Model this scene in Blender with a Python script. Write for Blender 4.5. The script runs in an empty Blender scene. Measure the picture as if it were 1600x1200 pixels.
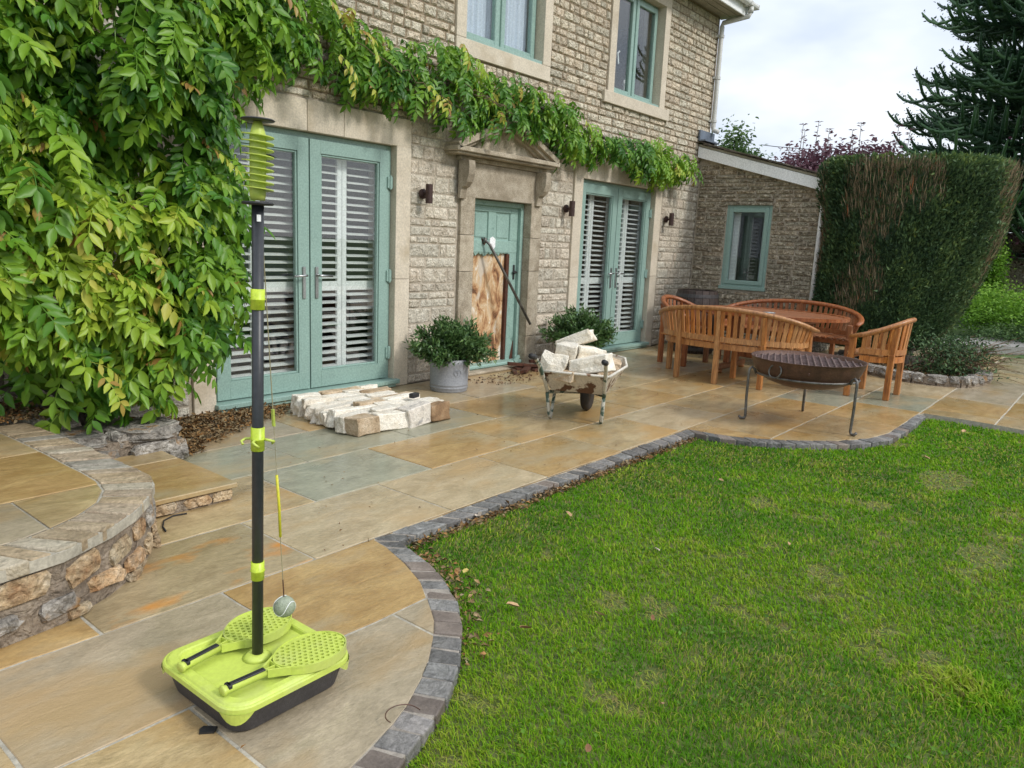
import bpy, bmesh, math, random
import numpy as np
from mathutils import Vector, Matrix, noise
R = math.radians
rng = random.Random(7)
NR = np.random.default_rng(11)
S = bpy.context.scene
C = S.collection

# ------------------------------------------------------------------ camera
YAW, PITCH, ROLL = R(51.065), R(10.681), R(-2.546)
CAMZ = 1.371
fwd = Vector((math.sin(YAW)*math.cos(PITCH), math.cos(YAW)*math.cos(PITCH), -math.sin(PITCH)))
rt0 = Vector((math.cos(YAW), -math.sin(YAW), 0)); dn0 = fwd.cross(rt0)
rt = math.cos(ROLL)*rt0 + math.sin(ROLL)*dn0
dn = -math.sin(ROLL)*rt0 + math.cos(ROLL)*dn0
cam = bpy.data.cameras.new('camera'); camo = bpy.data.objects.new('camera', cam); C.objects.link(camo)
cam.sensor_width = 36; cam.lens = 26.445; cam.clip_start = .05; cam.clip_end = 2000
mw = Matrix.Identity(4)
for i in range(3):
    mw[i][0] = rt[i]; mw[i][1] = -dn[i]; mw[i][2] = -fwd[i]
mw[2][3] = CAMZ
camo.matrix_world = mw
S.camera = camo

# ------------------------------------------------------------------ sky, sun, exposure
SUN_EL, SUN_AZ = 38, 168      # veiled sun, high, behind the camera's right shoulder
world = bpy.data.worlds.new('World'); S.world = world; world.use_nodes = True
wn, wl = world.node_tree.nodes, world.node_tree.links
wn.clear()
wout = wn.new('ShaderNodeOutputWorld'); bg = wn.new('ShaderNodeBackground'); bg.inputs[1].default_value = .1
wl.new(bg.outputs[0], wout.inputs[0])
sky = wn.new('ShaderNodeTexSky'); sky.sky_type = 'NISHITA'; sky.sun_disc = False
sky.sun_elevation = R(SUN_EL); sky.sun_rotation = R(SUN_AZ)
tc = wn.new('ShaderNodeTexCoord')
mp = wn.new('ShaderNodeMapping'); mp.inputs['Scale'].default_value = (1, 1, 2.4); mp.inputs['Location'].default_value = (.35, .2, .1)
wl.new(tc.outputs['Generated'], mp.inputs[0])
n1 = wn.new('ShaderNodeTexNoise'); n1.inputs['Scale'].default_value = 2.1; n1.inputs['Detail'].default_value = 5; n1.inputs['Roughness'].default_value = .5
wl.new(mp.outputs[0], n1.inputs['Vector'])
cr = wn.new('ShaderNodeValToRGB')
cr.color_ramp.elements[0].position = .40; cr.color_ramp.elements[0].color = (5.0, 5.6, 6.6, 1)
cr.color_ramp.elements[1].position = .56; cr.color_ramp.elements[1].color = (7.7, 8.0, 8.4, 1)
wl.new(n1.outputs['Fac'], cr.inputs[0])
sep = wn.new('ShaderNodeSeparateXYZ'); wl.new(tc.outputs['Generated'], sep.inputs[0])
el = wn.new('ShaderNodeMapRange'); el.inputs[1].default_value = .15; el.inputs[2].default_value = 1; el.inputs[3].default_value = 1.0; el.inputs[4].default_value = 1.5
wl.new(sep.outputs['Z'], el.inputs[0])
sc_ = wn.new('ShaderNodeVectorMath'); sc_.operation = 'SCALE'; wl.new(cr.outputs[0], sc_.inputs[0]); wl.new(el.outputs[0], sc_.inputs['Scale'])
mx = wn.new('ShaderNodeMix'); mx.data_type = 'RGBA'; mx.inputs[0].default_value = .9
wl.new(sky.outputs[0], mx.inputs[6]); wl.new(sc_.outputs[0], mx.inputs[7]); wl.new(mx.outputs[2], bg.inputs[0])
sun = bpy.data.lights.new('sun', 'SUN'); sun.energy = 1.5; sun.angle = R(11); sun.color = (1, .96, .9)
suno = bpy.data.objects.new('sun', sun); C.objects.link(suno)
sd = Vector((math.sin(R(SUN_AZ))*math.cos(R(SUN_EL)), math.cos(R(SUN_AZ))*math.cos(R(SUN_EL)), math.sin(R(SUN_EL))))
suno.rotation_euler = (sd).to_track_quat('Z', 'Y').to_euler()
S.view_settings.view_transform = 'Standard'; S.view_settings.look = 'None'
S.view_settings.gamma = 1; S.view_settings.exposure = .6; S.view_settings.use_curve_mapping = False
S.cycles.max_bounces = 6; S.cycles.transparent_max_bounces = 12; S.cycles.diffuse_bounces = 3

# ------------------------------------------------------------------ materials
def mat(name, stops, scale=8, rough=.8, bump=.2, bscale=None, detail=5, dist=.0, metal=0, spec=.5, rvar=0, coat=0,
        stretch=(1, 1, 1), rand=.0, tint=0., hue=0., sss=0, rough2=None, trans=0, bdist=.01, big=None, fine=(70, .16), wave=0, pos=False):
    """stops: [(pos,(r,g,b))]; rand: per object value change, tint: per vertex attribute 'tint' change"""
    m = bpy.data.materials.new(name); m.use_nodes = True
    n, l = m.node_tree.nodes, m.node_tree.links
    b = n['Principled BSDF']
    b.inputs['Metallic'].default_value = metal
    b.inputs['Specular IOR Level'].default_value = spec
    if coat: b.inputs['Coat Weight'].default_value = coat; b.inputs['Coat Roughness'].default_value = .15
    t = n.new('ShaderNodeTexCoord'); oi = n.new('ShaderNodeObjectInfo')
    ad = n.new('ShaderNodeVectorMath'); ad.operation = 'ADD'
    ms = n.new('ShaderNodeVectorMath'); ms.operation = 'SCALE'; ms.inputs['Scale'].default_value = 37
    cx = n.new('ShaderNodeCombineXYZ')
    for i in range(3): l.new(oi.outputs['Random'], cx.inputs[i])
    l.new(cx.outputs[0], ms.inputs[0]); gp = n.new('ShaderNodeNewGeometry'); l.new(gp.outputs['Position'] if pos else t.outputs['Object'], ad.inputs[0]); l.new(ms.outputs[0], ad.inputs[1])
    mpn = n.new('ShaderNodeMapping'); mpn.inputs['Scale'].default_value = stretch; l.new(ad.outputs[0], mpn.inputs[0])
    nz = n.new('ShaderNodeTexNoise'); nz.inputs['Scale'].default_value = scale; nz.inputs['Detail'].default_value = detail
    nz.inputs['Roughness'].default_value = .62; nz.inputs['Distortion'].default_value = dist
    l.new(mpn.outputs[0], nz.inputs['Vector'])
    r = n.new('ShaderNodeValToRGB'); e = r.color_ramp.elements
    while len(e) < len(stops): e.new(.5)
    for i, (p, c) in enumerate(stops): e[i].position = p; e[i].color = (*c, 1)
    l.new(nz.outputs['Fac'], r.inputs[0]); col = r.outputs[0]
    if fine:
        nf = n.new('ShaderNodeTexNoise'); nf.inputs['Scale'].default_value = fine[0]; nf.inputs['Detail'].default_value = 4; nf.inputs['Roughness'].default_value = .7; l.new(mpn.outputs[0], nf.inputs['Vector'])
        mf = n.new('ShaderNodeMapRange'); mf.inputs[1].default_value = .35; mf.inputs[2].default_value = .65; mf.inputs[3].default_value = 1-fine[1]; mf.inputs[4].default_value = 1+fine[1]; l.new(nf.outputs['Fac'], mf.inputs[0])
        vf = n.new('ShaderNodeVectorMath'); vf.operation = 'SCALE'; l.new(col, vf.inputs[0]); l.new(mf.outputs[0], vf.inputs['Scale']); col = vf.outputs[0]
    at = n.new('ShaderNodeAttribute'); at.attribute_name = 'tint'
    if big:   # broad patches of a second colour
        n3 = n.new('ShaderNodeTexNoise'); n3.inputs['Scale'].default_value = big[0]; n3.inputs['Detail'].default_value = 4; n3.inputs['Roughness'].default_value = .6
        l.new(mpn.outputs[0], n3.inputs['Vector'])
        mr3 = n.new('ShaderNodeMapRange'); mr3.inputs[1].default_value = big[2]; mr3.inputs[2].default_value = big[3]; l.new(n3.outputs['Fac'], mr3.inputs[0])
        mm = n.new('ShaderNodeMix'); mm.data_type = 'RGBA'; l.new(mr3.outputs[0], mm.inputs[0]); l.new(col, mm.inputs[6]); mm.inputs[7].default_value = (*big[1], 1)
        col = mm.outputs[2]
    if rand or tint or hue:
        sm = n.new('ShaderNodeMath'); sm.operation = 'ADD'; l.new(oi.outputs['Random'], sm.inputs[0]); l.new(at.outputs['Fac'], sm.inputs[1])
        fr = n.new('ShaderNodeMath'); fr.operation = 'FRACT'; l.new(sm.outputs[0], fr.inputs[0])
        hs = n.new('ShaderNodeHueSaturation')
        mr = n.new('ShaderNodeMapRange'); mr.inputs[3].default_value = 1-max(rand, tint); mr.inputs[4].default_value = 1+max(rand, tint); l.new(fr.outputs[0], mr.inputs[0]); l.new(mr.outputs[0], hs.inputs['Value'])
        if hue:
            m7 = n.new('ShaderNodeMath'); m7.operation = 'MULTIPLY'; m7.inputs[1].default_value = 7.31; l.new(fr.outputs[0], m7.inputs[0])
            f2 = n.new('ShaderNodeMath'); f2.operation = 'FRACT'; l.new(m7.outputs[0], f2.inputs[0])
            mh = n.new('ShaderNodeMapRange'); mh.inputs[3].default_value = .5-hue; mh.inputs[4].default_value = .5+hue; l.new(f2.outputs[0], mh.inputs[0]); l.new(mh.outputs[0], hs.inputs['Hue'])
            mS = n.new('ShaderNodeMapRange'); mS.inputs[3].default_value = 1+hue*12; mS.inputs[4].default_value = 1-hue*12; l.new(f2.outputs[0], mS.inputs[0]); l.new(mS.outputs[0], hs.inputs['Saturation'])
        l.new(col, hs.inputs['Color']); col = hs.outputs[0]
    l.new(col, b.inputs['Base Color'])
    if rough2 is not None:
        rr = n.new('ShaderNodeMapRange'); rr.inputs[1].default_value = .35; rr.inputs[2].default_value = .65; rr.inputs[3].default_value = rough; rr.inputs[4].default_value = rough2
        n4 = n.new('ShaderNodeTexNoise'); n4.inputs['Scale'].default_value = 1.3; n4.inputs['Detail'].default_value = 6; l.new(t.outputs['Object'], n4.inputs['Vector'])
        l.new(n4.outputs['Fac'], rr.inputs[0]); l.new(rr.outputs[0], b.inputs['Roughness'])
    else: b.inputs['Roughness'].default_value = rough
    if bump:
        n2 = n.new('ShaderNodeTexNoise'); n2.inputs['Scale'].default_value = bscale or scale*4; n2.inputs['Detail'].default_value = 6; n2.inputs['Roughness'].default_value = .65
        l.new(mpn.outputs[0], n2.inputs['Vector'])
        bp = n.new('ShaderNodeBump'); bp.inputs['Strength'].default_value = bump; bp.inputs['Distance'].default_value = bdist
        hgt = n2.outputs['Fac']
        if wave:
            n5 = n.new('ShaderNodeTexNoise'); n5.inputs['Scale'].default_value = wave; n5.inputs['Detail'].default_value = 5; n5.inputs['Distortion'].default_value = 1.2; l.new(mpn.outputs[0], n5.inputs['Vector'])
            m5 = n.new('ShaderNodeMath'); m5.operation = 'MULTIPLY_ADD'; m5.inputs[1].default_value = 3; l.new(n5.outputs['Fac'], m5.inputs[0]); l.new(hgt, m5.inputs[2]); hgt = m5.outputs[0]
        l.new(hgt, bp.inputs['Height']); l.new(bp.outputs[0], b.inputs['Normal'])
    if trans:
        tr = n.new('ShaderNodeBsdfTranslucent'); l.new(col, tr.inputs[0]); ms2 = n.new('ShaderNodeMixShader'); ms2.inputs[0].default_value = trans
        l.new(b.outputs[0], ms2.inputs[1]); l.new(tr.outputs[0], ms2.inputs[2]); l.new(ms2.outputs[0], n['Material Output'].inputs[0])
    return m

def hsvmix(c, k): return tuple(x*k for x in c)
def two(c, k=.75, j=1.2): return [(.3, hsvmix(c, k)), (.7, hsvmix(c, j))]
MT = {}
MT['mortar'] = mat('mortar', [(.3, (.33, .28, .215)), (.7, (.52, .455, .365))], 25, .95, .5, 90)
MT['mortar_brown'] = mat('brown_mortar', [(.3, (.19, .14, .09)), (.7, (.34, .27, .185))], 25, .95, .5, 90)
MT['stone_low'] = mat('weathered_limestone', [(.28, (.34, .285, .21)), (.45, (.52, .46, .365)), (.75, (.70, .645, .54))], 18, .92, .7, 60, fine=(60, .3), wave=16, pos=True, rand=.17, tint=.17, hue=.012, bdist=.02, detail=8)
MT['stone_up'] = mat('pale_hewn_limestone', [(.30, (.26, .19, .11)), (.42, (.58, .50, .37)), (.7, (.78, .71, .57))], 24, .92, 1, 55, pos=True, fine=(70, .25), wave=22, rand=.2, tint=.2, hue=.012, bdist=.02, detail=8)
MT['stone_lean'] = mat('rubble_limestone', [(.30, (.13, .105, .07)), (.48, (.34, .29, .205)), (.72, (.68, .61, .48))], 20, .95, 1, 50, pos=True, fine=(55, .35), wave=18, rand=.25, tint=.25, hue=.012, bdist=.02, detail=8)
MT['ashlar'] = mat('smooth_buff_ashlar', [(.3, (.54, .47, .365)), (.7, (.63, .56, .45))], 5, .85, .25, 120, rand=.06, big=(2.2, (.42, .34, .23), .55, .75))
MT['ashlar_old'] = mat('old_ashlar', [(.3, (.30, .25, .18)), (.5, (.42, .36, .27)), (.75, (.55, .485, .385))], 9, .92, .7, 90, fine=(90, .3), rand=.12, big=(2.5, (.20, .155, .10), .5, .75), detail=9)
sage = (.26, .385, .34)
MT['sage'] = mat('sage_green_upvc', two(sage, .95, 1.05), 3, .35, .05, 60)
MT['sage_old'] = mat('old_sage_paint', two((.27, .41, .36), .88, 1.08), 6, .55, .25, 60, big=(9, (.15, .25, .21), .62, .72))
MT['white'] = mat('white_plastic', two((.86, .87, .87), .97, 1.02), 4, .35, .05, 50)
MT['louvre'] = mat('white_painted_louvre', two((.84, .85, .85), .97, 1.02), 4, .4, 0)
MT['pvc_old'] = mat('weathered_white_plastic', two((.58, .58, .55), .85, 1.08), 7, .5, .05, 50)
MT['dark'] = mat('dark_interior', two((.014, .016, .02)), 3, .9, 0)
MT['blue_dark'] = mat('navy_fabric', two((.02, .035, .10)), 6, .9, 0)
MT['curtain'] = mat('voile_curtain', two((.62, .67, .78), .95, 1.05), 3, .9, 0)
MT['steel'] = mat('brushed_steel', two((.45, .46, .46)), 5, .35, 0, metal=1)
MT['black'] = mat('black_plastic', two((.018, .018, .02)), 30, .5, .1, 120)
MT['iron_black'] = mat('black_iron', two((.02, .02, .02)), 30, .55, .2, 80)
MT['lamp_brown'] = mat('brown_bronze', two((.07, .04, .035)), 30, .5, .1, 80, metal=.4)
MT['slate'] = mat('stone_roof_slate', [(.3, (.05, .042, .035)), (.6, (.12, .10, .075)), (.8, (.22, .19, .14))], 12, .9, .8, 40, rand=.3, tint=.3)
MT['lead'] = mat('lead_flashing', two((.16, .19, .24)), 8, .5, .2, 40, metal=.3)
def slab(name, c, c2, bigc, b0=.5, b1=.75):
    c, c2, bigc = [hsvmix(q, 1.13) for q in (c, c2, bigc)]
    return mat(name, [(.32, c), (.68, c2)], 3.5, .22, .4, 60, rand=.04, rough2=.6, big=(1.3, bigc, b0, b1), stretch=(1, 2.0, 1), detail=10, dist=.9, bdist=.006, spec=.5, fine=(38, .13), wave=6, coat=.45)
MT['slab_buff'] = slab('sandstone_buff', (.25, .175, .083), (.42, .32, .17), (.38, .235, .085), .48, .66)
MT['slab_gold'] = slab('sandstone_gold', (.27, .16, .055), (.40, .27, .11), (.34, .27, .155), .50, .66)
MT['slab_green'] = slab('sandstone_green', (.205, .20, .14), (.30, .29, .205), (.32, .26, .15), .48, .64)
MT['slab_grey'] = slab('sandstone_grey', (.25, .205, .135), (.37, .305, .21), (.34, .24, .125), .48, .64)
MT['slab_pale'] = slab('sandstone_pale', (.29, .22, .12), (.46, .37, .23), (.39, .27, .13), .48, .64)
MT['slab_stain'] = slab('sandstone_stain', (.24, .18, .095), (.36, .285, .165), (.47, .20, .035), .56, .66)
MT['joint'] = mat('joint_mortar', two((.40, .37, .30)), 20, .9, .3, 90)
MT['sett'] = mat('sett_granite', [(.3, (.10, .098, .095)), (.7, (.235, .225, .21))], 9, .32, .7, 50, fine=(60, .25), wave=14, rand=.35, hue=.03, rough2=.6)
MT['sett_brown'] = mat('sett_sandstone', [(.3, (.12, .095, .08)), (.7, (.22, .18, .15))], 9, .5, .5, 50, rand=.2)
for nm_, c1_, c2_ in (('coping_tan', (.26, .19, .11), (.44, .35, .23)), ('coping_grey', (.20, .18, .145), (.36, .33, .27)), ('coping_pink', (.25, .185, .12), (.43, .35, .25)), ('coping_pale', (.32, .27, .19), (.52, .46, .35))):
    MT[nm_] = mat(nm_, [(.3, c1_), (.7, c2_)], 7, .6, .8, 60, rand=.12, detail=9, fine=(60, .22), wave=12)
MT['coping'] = mat('coping_sandstone', [(.25, (.19, .15, .10)), (.75, (.43, .37, .265))], 9, .65, 1, 60, rand=.32, hue=.014, detail=10, fine=(60, .35), wave=14)
MT['rubble_warm'] = mat('rubble_warm', [(.28, (.30, .16, .07)), (.5, (.50, .36, .21)), (.72, (.68, .58, .43))], 11, .85, 1, 45, fine=(50, .3), wave=16, pos=True, rand=.25, hue=.012, detail=9, bdist=.02)
MT['rubble_grey'] = mat('rubble_grey', [(.28, (.12, .11, .095)), (.5, (.33, .30, .26)), (.75, (.60, .57, .51))], 12, .85, 1, 45, fine=(50, .3), wave=16, pos=True, rand=.2, big=(6, (.30, .16, .05), .58, .68), detail=9, bdist=.02)
MT['cement'] = mat('cement', [(.3, (.22, .17, .125)), (.7, (.38, .31, .235))], 9, .95, 1, 50, wave=14, fine=(70, .25), bdist=.02)
MT['sett_mortar'] = mat('sett_mortar', two((.30, .265, .225)), 14, .9, .6, 60)
MT['block_pale'] = mat('fresh_cut_limestone', [(.25, (.50, .40, .28)), (.42, (.76, .69, .57)), (.75, (.86, .83, .75))], 9, .9, .8, 40, rand=.1, detail=9, bdist=.02)
MT['block_side'] = mat('buff_stone', [(.28, (.30, .20, .11)), (.5, (.50, .38, .25)), (.75, (.66, .55, .41))], 10, .9, .9, 40, rand=.2, detail=9, bdist=.02)
MT['block_brown'] = mat('brown_faced_stone', [(.3, (.14, .075, .035)), (.6, (.30, .19, .10)), (.8, (.42, .32, .22))], 12, .9, .9, 40, detail=9)
MT['block_vein'] = mat('grey_veined_stone', [(.3, (.30, .29, .28)), (.45, (.64, .58, .50)), (.75, (.76, .72, .65))], 12, .9, .9, 40, detail=10, dist=1.2)
def wood(name, a, b, c): return mat(name, [(.3, a), (.5, b), (.72, c)], 6, .38, .2, 60, stretch=(7, 7, .8), rand=.14, tint=.1, dist=.7, hue=.006, coat=.15, rough2=.5, fine=(40, .22))
MT['teak'] = wood('oiled_teak', (.21, .075, .022), (.40, .165, .048), (.56, .27, .09))
MT['teak_red'] = wood('wet_red_teak', (.15, .05, .02), (.27, .10, .038), (.36, .155, .06))
MT['barrel'] = mat('old_oak', [(.3, (.025, .016, .013)), (.7, (.07, .045, .036))], 8, .6, .5, 40, stretch=(6, 6, 1), rand=.25)
MT['barrel_hoop'] = mat('barrel_hoop_iron', two((.06, .055, .055)), 12, .6, .3, 60)
MT['rust'] = mat('rusted_steel', [(.3, (.06, .030, .020)), (.6, (.115, .055, .034)), (.8, (.18, .09, .052))], 10, .5, .4, 60, metal=.1, detail=9)
MT['grill'] = mat('rusty_grill', [(.3, (.10, .065, .06)), (.7, (.22, .15, .14))], 18, .45, .3, 60)
MT['iron'] = mat('grey_iron', [(.3, (.07, .065, .06)), (.7, (.20, .19, .175))], 18, .45, .3, 60, metal=.6)
MT['barrow_tray'] = mat('chipped_cream_paint', [(.3, (.42, .36, .27)), (.7, (.60, .54, .44))], 8, .75, .5, 60, big=(7, (.10, .045, .02), .53, .57), detail=8)
MT['barrow_rim'] = mat('cream_paint', two((.62, .58, .50)), 8, .7, .4, 60, big=(12, (.2, .11, .06), .6, .66))
MT['barrow_tube'] = mat('flaking_green_paint', [(.3, (.42, .40, .33)), (.7, (.58, .56, .48))], 14, .65, .3, 60, big=(14, (.05, .09, .065), .50, .56))
MT['rubber'] = mat('black_rubber', two((.02, .02, .021)), 20, .6, .2, 60)
MT['lime'] = mat('lime_plastic', two((.50, .60, .105), .96, 1.03), 5, .42, .06, 60, big=(5, (.43, .47, .17), .52, .78), fine=(60, .07))
MT['lime_dark'] = mat('lime_plastic_collar', two((.47, .60, .04)), 5, .4, 0)
MT['pole'] = mat('charcoal_tube', two((.028, .031, .036), .9, 1.1), 5, .4, .05, 80)
MT['basepl'] = mat('scuffed_black_plastic', [(.3, (.030, .028, .030)), (.75, (.06, .056, .056))], 9, .55, .3, 60, big=(10, (.13, .12, .11), .68, .78))
MT['ball'] = mat('faded_tennis_felt', [(.3, (.22, .27, .17)), (.7, (.42, .46, .36))], 14, .95, .8, 160)
MT['cord'] = mat('tether_cord', two((.30, .27, .16)), 20, .8, 0)
MT['yellow'] = mat('yellow_sleeve', two((.62, .58, .03)), 20, .5, 0)
MT['grey_pot'] = mat('grey_glazed_pot', two((.27, .28, .30), .95, 1.05), 6, .45, .1, 60)
MT['soil'] = mat('soil', [(.3, (.025, .018, .012)), (.7, (.075, .055, .035))], 12, .95, .8, 60)
MT['rotten'] = mat('rotten_board', [(.34, (.07, .03, .015)), (.41, (.30, .14, .06)), (.49, (.52, .32, .16)), (.57, (.62, .47, .30)), (.64, (.76, .70, .60))], 7, .8, .6, 40, dist=1.0, stretch=(1.2, 1, .6), detail=9, big=(3.5, (.58, .50, .40), .60, .68))
MT['rot_dark'] = mat('rotten_timber', [(.3, (.035, .014, .009)), (.7, (.14, .05, .025))], 14, .9, .9, 60, stretch=(3, 3, 1))
MT['litter'] = mat('dry_leaf_litter', [(.3, (.10, .055, .02)), (.7, (.33, .22, .10))], 30, .85, 0, tint=.5, hue=.02)
MT['leaf'] = mat('wisteria_leaf', [(.2, (.055, .135, .018)), (.8, (.115, .235, .028))], 6, .42, .15, 60, trans=.28, spec=.4)
MT['twig'] = mat('brown_twig', [(.3, (.12, .08, .045)), (.7, (.30, .21, .13))], 20, .9, .3, 60)
MT['bark'] = mat('grey_bark', [(.3, (.075, .06, .048)), (.7, (.20, .17, .14))], 14, .9, .9, 40, stretch=(3, 3, 1))
MT['lawn_soil'] = mat('lawn_soil', [(.3, (.045, .07, .014)), (.5, (.09, .12, .022)), (.7, (.15, .14, .055))], 14, .95, .6, 60)
MT['far_grass'] = mat('far_ground', two((.06, .11, .025)), 3, .95, .5, 30)
MT['gravel'] = mat('gravel', two((.28, .27, .25)), 60, .9, .8, 90)
MT['board'] = mat('soffit_board', two((.34, .31, .24)), 5, .6, .1, 40)

def green(name, tints, trans=.25, rough=.5, spec=.35):
    """leaf material whose colour runs along 'tint' (0..1)"""
    m = bpy.data.materials.new(name); m.use_nodes = True; n, l = m.node_tree.nodes, m.node_tree.links
    b = n['Principled BSDF']; b.inputs['Roughness'].default_value = rough; b.inputs['Specular IOR Level'].default_value = spec
    at = n.new('ShaderNodeAttribute'); at.attribute_name = 'tint'
    r = n.new('ShaderNodeValToRGB'); e = r.color_ramp.elements
    while len(e) < len(tints): e.new(.5)
    for i, (p, c) in enumerate(tints): e[i].position = p; e[i].color = (*c, 1)
    l.new(at.outputs['Fac'], r.inputs[0]); l.new(r.outputs[0], b.inputs['Base Color'])
    tr = n.new('ShaderNodeBsdfTranslucent'); l.new(r.outputs[0], tr.inputs[0]); mx_ = n.new('ShaderNodeMixShader'); mx_.inputs[0].default_value = trans
    l.new(b.outputs[0], mx_.inputs[1]); l.new(tr.outputs[0], mx_.inputs[2]); l.new(mx_.outputs[0], n['Material Output'].inputs[0])
    return m
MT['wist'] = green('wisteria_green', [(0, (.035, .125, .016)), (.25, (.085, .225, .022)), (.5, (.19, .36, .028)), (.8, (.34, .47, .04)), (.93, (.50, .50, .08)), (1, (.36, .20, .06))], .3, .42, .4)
MT['grassm'] = green('grass_blade', [(0, (.04, .14, .006)), (.35, (.085, .235, .006)), (.65, (.165, .34, .008)), (.86, (.30, .40, .03)), (1, (.27, .21, .09))], .25, .65, .12)
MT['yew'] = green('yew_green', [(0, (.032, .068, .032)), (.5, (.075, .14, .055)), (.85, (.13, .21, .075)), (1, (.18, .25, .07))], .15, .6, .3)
MT['yewtwig'] = green('yew_twig', [(0, (.13, .10, .06)), (.6, (.26, .20, .125)), (.9, (.38, .31, .21)), (1, (.36, .12, .05))], .0, .9, .1)
MT['mpuz'] = green('araucaria_green', [(0, (.012, .034, .018)), (.5, (.03, .08, .036)), (1, (.08, .17, .06))], .05, .5, .4)
MT['purple'] = green('copper_leaf', [(0, (.06, .025, .035)), (.6, (.18, .08, .105)), (1, (.33, .19, .22))], .35, .5, .3)
MT['fargreen'] = green('distant_leaf', [(0, (.03, .07, .025)), (.6, (.08, .15, .045)), (1, (.16, .24, .08))], .3, .6, .3)
MT['lightgreen'] = green('fresh_shrub_leaf', [(0, (.06, .15, .015)), (.6, (.16, .33, .03)), (1, (.30, .48, .07))], .35, .5, .3)
MT['bay'] = green('evergreen_leaf', [(0, (.03, .075, .02)), (.6, (.09, .18, .05)), (1, (.18, .28, .09))], .15, .4, .5)

def glass(name, tintc=(.75, .8, .8), refl=1.0):
    m = bpy.data.materials.new(name); m.use_nodes = True; n, l = m.node_tree.nodes, m.node_tree.links
    n.remove(n['Principled BSDF'])
    t = n.new('ShaderNodeBsdfTransparent'); t.inputs[0].default_value = (*tintc, 1)
    g = n.new('ShaderNodeBsdfGlossy'); g.inputs['Roughness'].default_value = .01
    f0 = n.new('ShaderNodeLayerWeight'); f0.inputs['Blend'].default_value = .5; f = n.new('ShaderNodeMath'); f.operation = 'POWER'; f.inputs[1].default_value = 4.5; l.new(f0.outputs['Facing'], f.inputs[0])
    k = n.new('ShaderNodeMath'); k.operation = 'MULTIPLY_ADD'; k.inputs[1].default_value = .9; k.inputs[2].default_value = .085; l.new(f.outputs[0], k.inputs[0])
    
    mx_ = n.new('ShaderNodeMixShader'); l.new(k.outputs[0], mx_.inputs[0]); l.new(t.outputs[0], mx_.inputs[1]); l.new(g.outputs[0], mx_.inputs[2])
    l.new(mx_.outputs[0], n['Material Output'].inputs[0]); return m
MT['glass'] = glass('window_glass', (.95, .97, .96))

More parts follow.
